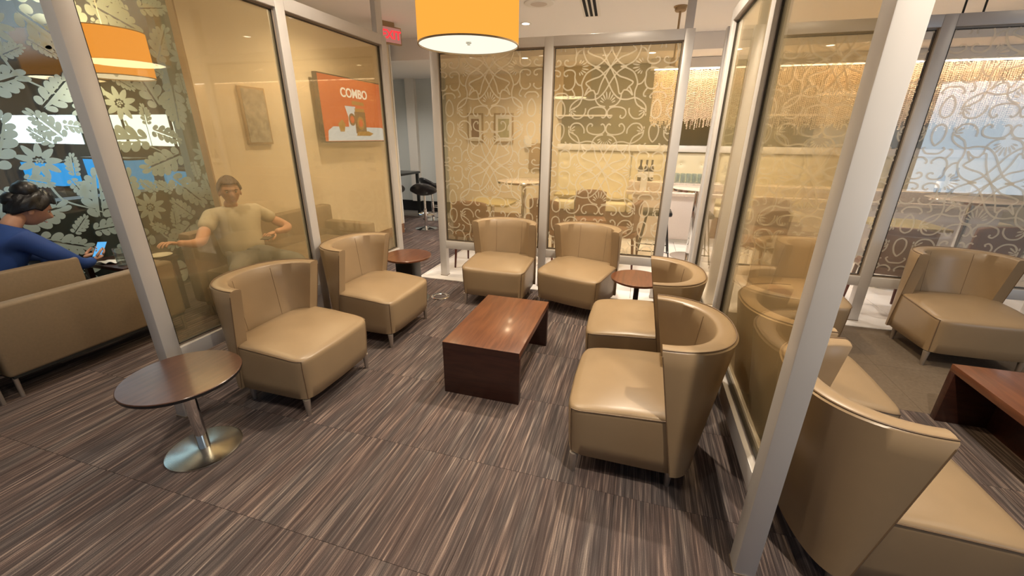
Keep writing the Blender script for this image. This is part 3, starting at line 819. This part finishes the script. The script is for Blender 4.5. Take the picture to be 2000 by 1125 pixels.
# ------------------------------------------------------------------ dining area
def banquette():
    t = thing('banquette', 'long cream tufted banquette along the back wall of the dining area', 'sofa', (0, 0, 0))
    x0, x1 = -1.46, 5.1; yb = 7.85
    n = int((x1-x0)/1.22)
    w = (x1-x0)/n
    bpts = []
    for k in range(n):
        a = x0+k*w
        def f(u, v):
            X = a+.006+u*(w-.012); Z = .52+v*.84
            d = 0
            cx = (X-a)/w*4; cz = (Z-.52)/.84*3.2
            bxx = math.floor(cx)+.5; bzz = math.floor(cz)+.5
            r2 = ((cx-bxx)**2+(cz-bzz)**2)
            d = .022*math.exp(-r2/.018)
            e = min(u, 1-u)*w; ee = min(v, 1-v)*.84
            rnd_ = .03*(max(0, 1-e/.03)**2+max(0, 1-ee/.03)**2)
            return (X, yb-.10+d+rnd_, Z)
        m = MB(); m.grid(f, 49, 33); m.build('back_panel', M_TUFT, t, smooth=70)
        for i in range(4):
            for j in range(3): bpts.append((a+(i+.5)*w/4, yb-.10+.016, .52+(j+.5)*.84/3.2))
    m = MB()
    for p in bpts: m.box((p[0]-.009, p[1]-.006, p[2]-.009), (p[0]+.009, p[1]+.006, p[2]+.009), .004, 1)
    o = m.build('tuft_buttons', M_TUFT, t); o['kind'] = 'stuff'
    for k in range(n):
        bx('seat_cushion', (x0+k*w+.004, 7.42, .36), (x0+(k+1)*w-.004, yb-.12, .50), M_TUFT, t, .03)
    bx('base', (x0, 7.48, 0), (x1, 7.99, .36), M_CHAIR2, t)
    bx('back_box', (x0, yb-.05, .36), (x1, 7.99, 1.37), M_TUFT, t)
    bx('ledge', (x0, yb-.13, 1.37), (x1, 7.995, 1.47), M_WHITE, t, .004)
banquette()
mp = thing('wall_mirror', 'wide dark olive mirror above the cream banquette ledge', 'mirror', (0, 0, 0))
bx('mirror_glass', (-1.45, 7.97, 1.475), (4.9, 7.985, 2.735), M_OLIVE, mp)
bx('shelf', (-1.55, 7.80, 1.93), (-.55, 7.965, 1.955), M_WHITE, mp)
bx('frame', (-1.49, 7.955, 1.475), (-1.45, 7.995, 2.735), M_CREAM, mp)

def bead_curtain():
    t = thing('bead_curtain', 'shimmering crystal bead curtain lit from above, hanging over the banquette', 'curtain', (0, 0, 0))
    bx('cornice', (.0, 7.50, 2.60), (4.9, 7.74, 2.735), M_WHITE, t)
    bx('light_strip', (.06, 7.56, 2.585), (4.85, 7.60, 2.60), M_COVE, t)
    m = bpy.data.materials.new('crystal_bead'); m.use_nodes = True; n = m.node_tree.nodes; l = m.node_tree.links
    n.remove(n['Principled BSDF']); a = n.new('ShaderNodeBsdfGlossy'); a.inputs['Roughness'].default_value = .3; a.inputs[0].default_value = (1, .95, .88, 1)
    b = n.new('ShaderNodeBsdfTranslucent'); b.inputs[0].default_value = (1.0, .92, .82, 1); mx = n.new('ShaderNodeMixShader'); mx.inputs[0].default_value = .82
    l.new(a.outputs[0], mx.inputs[1]); l.new(b.outputs[0], mx.inputs[2]); l.new(mx.outputs[0], n['Material Output'].inputs[0])
    V = []; F = []; rnd = random.Random(5)
    for row in range(2):
        x = .08+row*.017
        while x < 4.84:
            y = 7.56+row*.07+rnd.uniform(-.006, .006); zend = 1.72+rnd.uniform(0, .17); z = 2.575; ph = rnd.uniform(0, .02)
            z -= ph
            while z > zend:
                r = .0125; h = .0118; c = (x+rnd.uniform(-.002, .002), y, z); k = len(V); an = rnd.uniform(0, 1.5)
                V.append((c[0], c[1], c[2]+h)); V.append((c[0], c[1], c[2]-h))
                for q in range(4): V.append((c[0]+r*math.cos(an+q*PI/2), c[1]+r*math.sin(an+q*PI/2), c[2]))
                for q in range(4): F.append((k, k+2+q, k+2+(q+1) % 4)); F.append((k+1, k+2+(q+1) % 4, k+2+q))
                z -= .0245
            x += .0245
    me = bpy.data.meshes.new('bead_strands'); me.from_pydata(V, [], F); me.materials.append(m)
    o = bpy.data.objects.new('bead_strands', me); COL.objects.link(o); o.parent = t; o['kind'] = 'stuff'
bead_curtain()

def counter():
    t = thing('buffet_counter', 'pale counter with a speckled marble top in front of the banquette', 'counter', (0, 0, 0))
    bx('cabinet', (-.05, 6.95, .06), (4.6, 7.38, .74), M_COUNTER, t, .004)
    bx('plinth', (-.03, 6.97, 0), (4.58, 7.36, .06), M_WHITE, t)
    bx('worktop', (-.16, 6.90, .74), (4.66, 7.40, .79), M_MARBLE, t, .006)
    bx('back_shelf', (-.14, 7.02, .79), (4.64, 7.39, .93), M_MARBLE, t, .006)
counter()
def bottle(x, y, z, label):
    t = thing('wine_bottle', label, 'bottle', (x, y, z), 0, 'wine bottles on the counter')
    MB().lathe([(0, 0), (.036, 0), (.038, .01), (.038, .19), (.032, .215), (.015, .24), (.0135, .31), (.0155, .312), (.0155, .325), (0, .325)], 20).build('bottle_body', mat('dark_bottle_glass', (.03, .018, .008), .08), t, smooth=35)
    MB().lathe([(.0385, .06), (.0385, .15)], 20).build('paper_label', M_PAPER, t)
    MB().lathe([(.0162, .27), (.0162, .327), (0, .328)], 16).build('foil', mat('foil', (.05, .035, .02), .3), t)
for x, l in ((.02, 'first wine bottle from the left end of the counter'), (.11, 'second wine bottle from the left end of the counter'), (.19, 'third wine bottle from the left, beside a white menu card'), (1.24, 'wine bottle on the counter seen through the narrow pane, left of the pair'), (1.34, 'wine bottle on the counter beside the white card, right of the pair'), (3.92, 'wine bottle on the counter at the far right, left of the pair'), (4.05, 'wine bottle on the counter at the far right, right of the pair')):
    bottle(x, 7.15+.05*math.sin(x*9), .93, l)
for x, l in ((.09, 'white menu card standing in front of the left bottles'), (1.46, 'white menu card standing right of the middle bottles'), (4.25, 'white menu card at the far right of the counter')):
    o = bx('menu_card', (x-.05, 6.98, .79), (x+.05, 6.985, 1.06), M_PAPER); tag(o, l, 'card', 'menu cards on the counter')
tr = thing('glass_tray', 'pale tray holding the rows of water glasses on the counter', 'tray', (.80, 7.20, .93)); bx('tray_plate', (-.27, -.17, 0), (.27, .17, .012), M_DRINK, tr, .003); bx('tray_rim', (-.275, -.175, 0), (.275, -.17, .022), M_DRINK, tr)
gp = None
for i in range(6):
    for j in range(3):
        if gp is None:
            gp = MB().lathe([(0, 0), (.033, 0), (.037, .12), (.035, .12), (.031, .006), (0, .006)], 16).build('water_glass', M_DRINK, None, smooth=40); o = gp
        else: o = gp.copy(); COL.objects.link(o)
        o.location = (.80-.21+i*.084, 7.20-.09+j*.085, .943); tag(o, 'upturned clear water glass in the rows on the counter tray', 'glass', 'water glasses on the counter tray')

def hightable(x, y, r, label):
    t = thing('high_table', label, 'table', (x, y, 0), 0, 'round high tables in the dining area')
    h = .96
    MB().lathe([(0, h-.02), (r-.01, h-.02), (r-.002, h-.012), (r-.002, h-.004), (r-.01, h), (0, h)], 56).build('tabletop', M_MARBLE, t, smooth=30)
    MB().lathe([(r-.002, h-.03), (r+.003, h-.026), (r+.004, h-.004), (r-.002, h+.001)], 56).build('rim_band', M_CHROME, t, smooth=40)
    MB().lathe([(0, .01), (.04, .01), (.04, h-.03), (0, h-.03)], 28).build('column', M_CHROME, t, smooth=30)
    MB().lathe([(0, 0), (.24, 0), (.245, .005), (.05, .03), (0, .03)], 40).build('base', M_CHROME, t, smooth=30)
hightable(-1.66, 6.20, .42, 'round high table with chrome rim seen through the left etched pane')
hightable(.80, 6.15, .38, 'round high table with chrome column in the open gap of the back partition')
hightable(3.75, 6.15, .42, 'round high table with chrome rim at the far right')
def lowtable(x, y, label):
    t = thing('dining_table', label, 'table', (x, y, 0), 0, 'square dining tables by the banquette')
    bx('tabletop', (-.32, -.32, .70), (.32, .32, .73), mat('olive_top', (.42, .34, .16), .3), t, .004)
    MB().lathe([(0, .01), (.03, .01), (.03, .70), (0, .70)], 20).build('column', M_CHROME, t, smooth=30)
    MB().lathe([(0, 0), (.22, 0), (.22, .01), (0, .02)], 32).build('base', M_STEEL, t, smooth=30)
lowtable(-1.95, 5.55, 'olive-topped square dining table at the left end, seen through the left etched pane')
lowtable(-.95, 6.9, 'square dining table in front of the banquette, left of the marble counter')
lowtable(2.85, 5.6, 'square dining table seen through the rightmost etched pane')

def dchair():
    t = thing('dining_chair', 'x', 'chair')
    bx('seat', (-.22, -.22, .40), (.22, .22, .47), M_CHAIR2, t, .02)
    m = MB()
    def f(u, v):
        y = (u-.5)*.46; x = -.21-.03*v+ .05*(2*abs(u-.5))**2; return (x, y, .47+v*.38-.03*(2*abs(u-.5))**3*v)
    m.grid(f, 15, 8); o = m.build('backrest', M_CHAIR2, t, smooth=60); md = o.modifiers.new('s', 'SOLIDIFY'); md.thickness = .045
    for x, y in ((.18, .18), (.18, -.18), (-.19, .18), (-.19, -.18)):
        MB().tube([(x*1.18, y*1.12, 0), (x, y, .41)], [.011, .019], 10).build('leg', M_WOODLEG, t, smooth=True)
    return t
DC = dchair(); fd = True
for x, y, d, l in ((-1.93, 4.84, 90, 'brown leather dining chair behind the left end of the etched partition'), (-1.05, 5.35, 65, 'brown dining chair beside the chrome-rimmed table in the left pane'),
                   (-.15, 5.45, 172, 'brown dining chair turned side-on, seen through the middle etched pane'), (1.42, 5.35, 120, 'brown dining chair seen through the right partition glass'),
                   (2.42, 4.72, 80, 'brown dining chair with red-brown legs showing under the right rail'), (-.62, 6.15, -80, 'brown dining chair facing the camera in front of the square table by the banquette'), (3.3, 5.1, 100, 'brown dining chair at the far right behind the etched pane')):
    if fd: fd = False; DC.location = (x, y, .001); DC.rotation_euler = (0, 0, math.radians(d)); DC['label'] = l; DC['group'] = 'brown dining chairs'
    else: copy_tree(DC, None, (x, y, .001), math.radians(d), l, 'brown dining chairs')
# bar stool with black frame in the gap
t = thing('counter_stool', 'black metal counter stool peeking out beside the gap post', 'stool', (.30, 6.0, 0))
bx('seat', (-.19, -.19, .60), (.19, .19, .66), M_BLACK, t, .02)
for x, y in ((.16, .16), (.16, -.16), (-.16, .16), (-.16, -.16)):
    MB().tube([(x*1.35, y*1.35, 0), (x*.8, y*.8, .60)], .009, 8).build('leg', M_BLACK, t)
MB().tube([(.205, .205, .12), (.205, -.205, .12), (-.205, -.205, .12), (-.205, .205, .12)], .007, 6, closed=True).build('footrest', M_BLACK, t)
# pictures on the dining wall
for k, (x, lab) in enumerate(((-3.0, ''),)): pass
def fpic(x, z, w, h, label, pm):
    t = thing('framed_picture', label, 'picture', (x, 7.968, z), 0, 'framed pictures on the dining wall')
    bx('frame', (-w/2, 0, -h/2), (w/2, .03, h/2), M_GOLDWOOD, t, .003)
    bx('mat_board', (-w/2+.03, -.003, -h/2+.03), (w/2-.03, 0, h/2-.03), M_WHITE, t)
    bx('print', (-w/2+.08, -.006, -h/2+.10), (w/2-.08, -.003, h/2-.10), pm, t)

fpic(-3.14, 1.73, .32, .53, 'framed brown picture on the cream wall, left one of two', M_CHAIR2)
fpic(-2.56, 1.73, .38, .53, 'framed olive picture on the cream wall, right one of two', mat('olive_art', (.36, .33, .18), .5, noise=.5, nscale=10))
w = thing('wall_sign_board', 'hanging gold-brown panel with bracket on the cream wall left of the mirror', 'panel', (-1.90, 7.97, 0))
bx('board', (-.15, -.02, 1.0), (.17, .0, 1.47), M_GOLDWOOD, w, .003); bx('bracket', (-.24, -.04, 1.40), (-.10, .03, 1.60), M_WHITE, w, .004)

# ------------------------------------------------------------------ sofas behind the left partition
def sofa_back_view():
    t = thing('sofa', 'brown sofa seen from behind, left of the big left post', 'sofa', (0, 0, 0))
    x1 = -3.60; y0, y1 = -.35, 2.30
    y0 = 1.20
    m = MB(); m.box((x1-.10, y0, .15), (x1, y1, .61), .022, 3); m.build('backrest', M_FABRIC, t, smooth=50)
    bx('seat_cushion', (-3.93, y0+.11, .24), (x1-.10, y1-.11, .42), M_FABRIC, t, .03)
    bx('base_rail', (-3.94, y0+.02, .135), (x1-.01, y1-.02, .23), M_DARK, t)
    bx('armrest', (-3.94, y0, .15), (x1-.102, y0+.10, .605), M_FABRIC, t, .02)
    bx('armrest', (-3.94, y1-.10, .15), (x1-.102, y1, .605), M_FABRIC, t, .02)
    for x in (-3.90, x1-.03):
        for y in (y0+.03, y1-.03): MB().tube([(x, y, 0), (x, y, .14)], [.011, .013], 12).build('leg', M_LEG, t, smooth=True)
    return t
sofa_back_view()
t = thing('sofa', 'brown sofa at the left picture edge, its end showing beside the longer sofa', 'sofa', (0, 0, 0))
bx('backrest', (-3.70, -.2, .15), (-3.60, 1.165, .61), M_FABRIC, t, .022, True); bx('seat_cushion', (-4.00, -.1, .24), (-3.70, 1.06, .42), M_FABRIC, t, .03)
bx('armrest', (-4.0, 1.075, .15), (-3.702, 1.165, .605), M_FABRIC, t, .02); bx('base_rail', (-4.0, -.15, .135), (-3.61, 1.15, .23), M_DARK, t)
for y in (-.15, 1.14): MB().tube([(-3.63, y, 0), (-3.63, y, .14)], .012, 12).build('leg', M_LEG, t); MB().tube([(-3.95, y, 0), (-3.95, y, .14)], .012, 12).build('leg', M_LEG, t)

# sofa that the man sits on, along the screen wall
t = thing('sofa', 'tan sofa behind tinted glass that the man in the pale shirt sits on', 'sofa', (0, 0, 0))
bx('backrest', (-3.78, 2.50, .14), (-3.64, 4.30, .78), M_FABRIC, t, .03); bx('seat_cushion', (-3.64, 2.56, .28), (-3.02, 3.14, .44), M_FABRIC, t, .03); bx('seat_cushion', (-3.64, 3.15, .28), (-3.02, 4.12, .44), M_FABRIC, t, .03)
bx('armrest', (-3.74, 4.14, .14), (-3.02, 4.28, .60), M_FABRIC, t, .03); 
bx('base_rail', (-3.70, 2.54, .10), (-3.05, 4.14, .28), M_FABRIC, t, .01)
for x in (-3.7, -3.08):
    for y in (2.58, 4.2): MB().tube([(x, y, 0), (x, y, .14)], .012, 12).build('leg', M_LEG, t)
# the woman's armchair (only arm and part of the back show)
t = thing('armchair', 'brown box armchair the woman in blue sits in', 'armchair', (0, 0, 0))
bx('armrest', (-4.12, 1.20, .14), (-4.03, 1.94, .70), M_FABRIC, t, .02); bx('seat_cushion', (-4.60, 1.42, .26), (-4.122, 1.92, .46), M_FABRIC, t, .03)
bx('armrest', (-4.70, 1.20, .14), (-4.602, 1.94, .70), M_FABRIC, t, .02)
bx('backrest', (-4.70, 1.20, .14), (-4.03, 1.40, .84), M_FABRIC, t, .03)
for y in (1.26, 1.88): MB().tube([(-4.08, y, 0), (-4.08, y, .14)], .012, 12).build('leg', M_LEG, t); MB().tube([(-4.65, y, 0), (-4.65, y, .14)], .012, 12).build('leg', M_LEG, t)

# low table between them, with glass, napkins and plate
t = thing('low_table', 'dark low table between the woman and the man', 'table', (-4.26, 2.18, 0))
bx('tabletop', (-.30, -.0, .50), (.24, .46, .53), M_CHERRYD, t, .003)
for x in (-.26, .20):
    for y in (.03, .42): bx('leg', (x-.02, y-.02, 0), (x+.02, y+.02, .5), M_CHERRYD, t)
g = thing('water_glass', 'tall clear glass of water standing on the dark low table', 'glass', (-4.13, 2.25, .53))
MB().lathe([(0, 0), (.034, 0), (.040, .15), (.038, .15), (.032, .008), (0, .008)], 24).build('tumbler', M_DRINK, g, smooth=40)
MB().lathe([(0, .009), (.032, .009), (.035, .07), (0, .07)], 24).build('water', M_DRINK, g, smooth=40)
m = MB(); m.grid(lambda u, v: (u*.16, v*.14, .004+.02*abs(math.sin(6*u+4*v))*(1-v)), 12, 10)
n = m.build('napkin', M_PAPER, None, smooth=True); n.location = (-4.37, 2.185, .531); n.rotation_euler = (0, 0, .4); md = n.modifiers.new('s', 'SOLIDIFY'); md.thickness = .003; tag(n, 'crumpled white paper napkin beside the water glass', 'napkin')
p = MB().lathe([(0, 0), (.05, 0), (.09, .018), (.088, .02), (.05, .005), (0, .005)], 32).build('plate', mat('cream_plate', (.75, .68, .52), .3), None, smooth=True); p.location = (-4.11, 2.54, .53); tag(p, 'cream plate on the dark table, seen through the tinted glass', 'plate')

# ------------------------------------------------------------------ people
def skin_body(name, pts, edges, m, parent, root=0, sub=2):
    me = bpy.data.meshes.new(name); me.from_pydata([p[:3] for p in pts], edges, []); me.materials.append(m)
    o = bpy.data.objects.new(name, me); COL.objects.link(o); o.parent = parent
    md = o.modifiers.new('skin', 'SKIN'); md.use_smooth_shade = True
    for i, p in enumerate(pts):
        r = p[3]; ry = p[4] if len(p) > 4 else r
        sv = me.skin_vertices[0].data[i]; sv.radius = (r, ry); sv.use_root = (i == root)
    s = o.modifiers.new('sub', 'SUBSURF'); s.levels = sub; s.render_levels = sub
    return o
def chain(a, n): return [(a+i, a+i+1) for i in range(n-1)]
def head_mesh(name, m, parent, loc, rot, s=1.0, hair=None, bun=False, short=True):
    """head with brow, nose, mouth, ears; faces +x locally"""
    mb = MB()
    def f(u, v):
        th = 2*PI*u; ph = PI*(v*.998+.001)
        sx, sy, sz = math.sin(ph)*math.cos(th), math.sin(ph)*math.sin(th), math.cos(ph)
        x, y, z = sx*.098, sy*.076, sz*.118
        if z < 0:
            k = -z/.118; y *= 1-.30*k; x *= 1-.22*k*(1 if sx < 0 else .3)
            if sx < 0: x *= 1-.25*k
        if sx > .2:
            x = min(x, .092+.0*z)
            g = math.exp(-((y/.013)**2))
            x += g*.026*math.exp(-((z+.022)/.020)**2)+g*.010*max(0, math.exp(-((z-.0)/.02)**2))
            x -= .011*(math.exp(-(((y-.032)/.017)**2+((z-.012)/.012)**2))+math.exp(-(((y+.032)/.017)**2+((z-.012)/.012)**2)))
            x += .006*math.exp(-((z-.033)/.012)**2)*math.exp(-(y/.055)**2)
            x += .006*math.exp(-((z+.062)/.006)**2)*math.exp(-(y/.024)**2)+.006*math.exp(-((z+.074)/.006)**2)*math.exp(-(y/.022)**2)-.004*math.exp(-((z+.068)/.003)**2)*math.exp(-(y/.026)**2)
            x += .007*math.exp(-((z+.100)/.014)**2)*math.exp(-(y/.025)**2)
        return (x*s, y*s, z*s)
    mb.grid(f, 65, 49)
    o = mb.build(name, m, parent, smooth=80); bmw = Matrix.Translation(loc) @ rot; o.matrix_local = bmw
    for sd in (1, -1):
        e = MB(); e.lathe([(0, .010), (.014, .008), (.022, .0), (.020, -.006), (.010, -.002), (0, -.002)], 18)
        q = e.build('ear', m, o, smooth=True, xf=Matrix.Translation((-.006*s, sd*.076*s, -.012*s)) @ Matrix.Rotation(-sd*1.35, 4, 'X') @ Matrix.Diagonal((.85, 1.35, 1, 1)))
        e = MB(); e.lathe([(0, .010), (.007, .007), (.010, 0), (.007, -.007), (0, -.010)], 16)
        e.build('eye', mat('eye_white', (.55, .5, .45), .2), o, smooth=True, xf=Matrix.Translation((.076*s, sd*.032*s, .010*s)))
        e = MB(); e.lathe([(0, .004), (.0035, .002), (.0045, 0), (0, -.002)], 12)
        e.build('iris', M_HAIR, o, smooth=True, xf=Matrix.Translation((.0855*s, sd*.032*s, .009*s)) @ Matrix.Rotation(PI/2, 4, 'Y'))
        e = MB(); e.tube([(.091*s, sd*.018*s, .026*s), (.092*s, sd*.034*s, .031*s), (.080*s, sd*.050*s, .027*s)], [.003, .004, .002], 6); e.build('eyebrow', hair or M_HAIR, o)
    e = MB(); e.tube([(.088*s, -.022*s, -.068*s), (.096*s, -.008*s, -.066*s), (.096*s, .008*s, -.066*s), (.088*s, .022*s, -.068*s)], [.002, .005, .005, .002], 8); e.build('lips', mat('lips', (.42, .16, .12), .4), o, smooth=True)
    if hair:
        hb = MB()
        rn = random.Random(2)
        def g(u, v):
            th = 2*PI*u; lim = .46 if short else .50
            fr = math.cos(th)
            ph = PI*v*(lim+ (-.16 if fr > .3 else 0)*min(1, (fr-.3)/.3 if fr > .3 else 0)+(.16 if fr < 0 else 0)*min(1, -fr*1.5))
            k = 1.10 if short else 1.22
            wob = 1+.03*math.sin(9*th+5*ph)+.02*math.sin(23*th)
            return (math.sin(ph)*math.cos(th)*.098*k*wob*s, math.sin(ph)*math.sin(th)*.078*k*wob*s, (math.cos(ph)*.118*k*wob+.004)*s)
        hb.grid(g, 65, 22)
        if bun:
            hb.lathe([(0, .07), (.045, .06), (.068, .02), (.07, -.02), (.045, -.055), (0, -.065)], 24, (-.055, 0, .115))
            hb.lathe([(0, .05), (.04, .04), (.055, 0), (.04, -.04), (0, -.05)], 20, (-.10, .0, .03))
        ho = hb.build('hair', hair, o, smooth=80); md = ho.modifiers.new('s', 'SOLIDIFY'); md.thickness = .012*s; md.offset = 0
    return o
def hand(name, m, parent, wrist, fwd, nrm, curl=.5, s=1.0, side=1):
    """palm and five separate fingers; fwd = finger direction, nrm = back of hand, side = thumb side"""
    fwd = Vector(fwd).normalized(); nrm = Vector(nrm); nrm = (nrm-fwd*nrm.dot(fwd)).normalized(); lat = fwd.cross(nrm)*side
    W_ = Vector(wrist)
    def P(a, b, c): return W_+(fwd*a+lat*b+nrm*c)*s
    pts = [(*P(0, 0, 0), .021*s, .017*s), (*P(.035, 0, 0), .030*s, .015*s), (*P(.078, 0, .0), .034*s, .013*s)]
    o = skin_body(name, pts, chain(0, 3), m, parent, 0, 2)
    for k, (b, L) in enumerate(((.028, .068), (.010, .078), (-.010, .073), (-.028, .058))):
        q = []; a = .070; c = 0; an = 0
        for j in range(4):
            q.append((*P(a, b*(1+.05*j), c), (.0090-.0009*j)*s)); an += curl*(.55 if j else .35); seg = L/3
            a += seg*math.cos(an); c -= seg*math.sin(an)
        skin_body('finger', q, chain(0, 4), m, o, 0, 1)
    q = [(*P(.020, .022, -.004), .013*s), (*P(.045, .046, -.012), .0105*s), (*P(.070, .054, -.022), .0095*s), (*P(.090, .052, -.032), .008*s)]
    skin_body('thumb', q, chain(0, 4), m, o, 0, 1)
    return o
RotZ = lambda a: Matrix.Rotation(a, 4, 'Z'); RotY = lambda a: Matrix.Rotation(a, 4, 'Y'); RotX = lambda a: Matrix.Rotation(a, 4, 'X')
def woman():
    # sits facing +y, leaning forward over her phone
    t = thing('person', 'person in a royal blue long-sleeved top with black hair up, bent over a phone', 'person', (0, 0, 0))
    cx = -4.36
    pts = [(cx, 1.60, .50, .18, .16), (cx, 1.61, .62, .185, .155), (cx, 1.65, .76, .20, .15), (cx, 1.71, .87, .175, .13), (cx, 1.77, .935, .085, .08),
           (cx+.18, 1.75, .865, .080), (cx+.26, 1.86, .73, .068), (cx+.24, 1.97, .625, .054), (cx+.17, 2.06, .60, .042), (cx+.12, 2.12, .605, .031),
           (cx-.18, 1.75, .865, .080), (cx-.26, 1.85, .73, .068), (cx-.24, 1.95, .625, .054), (cx-.12, 2.05, .60, .042), (cx-.02, 2.12, .61, .031)]
    ed = chain(0, 5)+[(3, 5)]+chain(5, 5)+[(3, 10)]+chain(10, 5)
    skin_body('blue_top', pts, ed, M_BLUE, t, 0, 2)
    skin_body('neck', [(cx, 1.75, .90, .066), (cx, 1.81, .98, .058), (cx, 1.88, 1.04, .05)], chain(0, 3), M_SKIN, t)
    head_mesh('head', M_SKIN, t, (cx, 1.925, 1.05), RotZ(PI/2-.25) @ RotY(.50), 1.06, M_HAIR, bun=True, short=False)
    skin_body('trousers', [(cx, 1.64, .52, .15), (cx+.10, 1.85, .53, .080), (cx+.11, 2.0, .50, .066), (cx+.11, 2.03, .28, .052), (cx+.11, 2.03, .07, .042),
                            (cx-.10, 1.85, .53, .080), (cx-.11, 2.0, .50, .066), (cx-.11, 2.03, .28, .052), (cx-.11, 2.03, .07, .042)], [(0, 1), (1, 2), (2, 3), (3, 4), (0, 5), (5, 6), (6, 7), (7, 8)], M_DARK, t)
    for sx in (.11, -.11): skin_body('shoe', [(cx+sx, 2.01, .045, .042), (cx+sx, 2.11, .04, .042), (cx+sx, 2.20, .032, .032)], chain(0, 3), M_BLACK, t)
    hand('hand', M_SKIN, t, (cx+.115, 2.13, .605), (-.1, .85, .25), (.5, -.4, -.7), .9, .95, -1)
    hand('hand', M_SKIN, t, (cx-.015, 2.13, .61), (.45, .8, .30), (-.4, -.4, -.8), .8, .95, 1)
    ph = thing('phone', 'phone with a light blue screen held by the person in blue', 'phone', (0, 0, 0))
    M = Matrix.Translation((cx+.07, 2.215, .665)) @ RotZ(.5) @ RotX(.75)
    q = MB().box((-.037, -.078, -.004), (.037, .078, .004), .003).build('phone_body', M_BLACK, ph, xf=M)
    MB().box((-.033, -.072, .0042), (.033, .072, .005)).build('phone_display', M_PHONE, ph, xf=M)
woman()
def man():
    t = thing('person', 'person in a pale t-shirt sitting with arms spread behind the tinted glass', 'person', (0, 0, 0)); t.scale = (1, 1, .955)
    bx_, by = -3.44, 2.82
    pts = [(bx_+.02, by, .53, .19, .17), (bx_, by, .66, .20, .175), (bx_-.03, by+.01, .82, .21, .16), (bx_-.06, by+.02, .95, .18, .12), (bx_-.06, by+.02, 1.02, .075),
           (bx_-.05, by-.19, .965, .075), (bx_+.02, by-.33, .87, .066), 
           (bx_-.03, by+.23, .955, .075), (bx_+.05, by+.36, .84, .066)]
    skin_body('t_shirt', pts, chain(0, 5)+[(3, 5), (5, 6), (3, 7), (7, 8)], M_TEE, t)
    skin_body('arm', [(bx_+.0, by-.30, .89, .052), (bx_+.10, by-.44, .80, .046), (bx_+.16, by-.56, .82, .036), (bx_+.20, by-.68, .86, .027)], chain(0, 4), M_SKIN, t)
    skin_body('arm', [(bx_+.03, by+.33, .86, .052), (bx_+.14, by+.42, .76, .046), (bx_+.26, by+.26, .77, .036), (bx_+.31, by+.10, .79, .027)], chain(0, 4), M_SKIN, t)
    hand('hand', M_SKIN, t, (bx_+.205, by-.69, .862), (.1, -.75, .25), (0, .2, 1), .8, 1.0, 1)
    hand('hand', M_SKIN, t, (bx_+.315, by+.085, .79), (0, -.9, -.1), (.3, 0, 1), 1.0, 1.0, -1)
    skin_body('neck', [(bx_-.06, by+.02, .99, .066), (bx_-.04, by+.01, 1.10, .062)], chain(0, 2), M_SKIN, t)
    head_mesh('head', M_SKIN, t, (bx_-.01, by, 1.165), RotZ(-.55) @ RotY(.08), 1.02, M_BROWNHAIR)
    skin_body('trousers', [(bx_+.02, by, .50, .17), (bx_+.20, by-.20, .53, .10), (bx_+.40, by-.42, .56, .080), (bx_+.42, by-.44, .33, .062), (bx_+.42, by-.42, .09, .05),
                            (bx_+.26, by+.10, .52, .10), (bx_+.54, by+.08, .54, .080), (bx_+.60, by+.06, .31, .062), (bx_+.60, by+.04, .09, .05)], [(0, 1), (1, 2), (2, 3), (3, 4), (0, 5), (5, 6), (6, 7), (7, 8)], M_JEANS, t)
    skin_body('shoe', [(bx_+.42, by-.42, .05, .048), (bx_+.50, by-.50, .042, .048), (bx_+.56, by-.57, .034, .036)], chain(0, 3), M_BLACK, t)
    skin_body('shoe', [(bx_+.60, by+.03, .05, .048), (bx_+.69, by-.01, .042, .048), (bx_+.77, by-.04, .034, .036)], chain(0, 3), M_BLACK, t)
    ph = thing('phone', 'dark phone held in the lap hand of the person in the pale t-shirt', 'phone', (0, 0, 0))
    MB().box((-.037, -.078, -.004), (.037, .078, .004), .003).build('phone_body', M_DARK, ph, xf=Matrix.Translation((bx_+.33, by-.0, .732)) @ RotZ(.3) @ RotX(.1))
man()
bpy.context.view_layer.update()
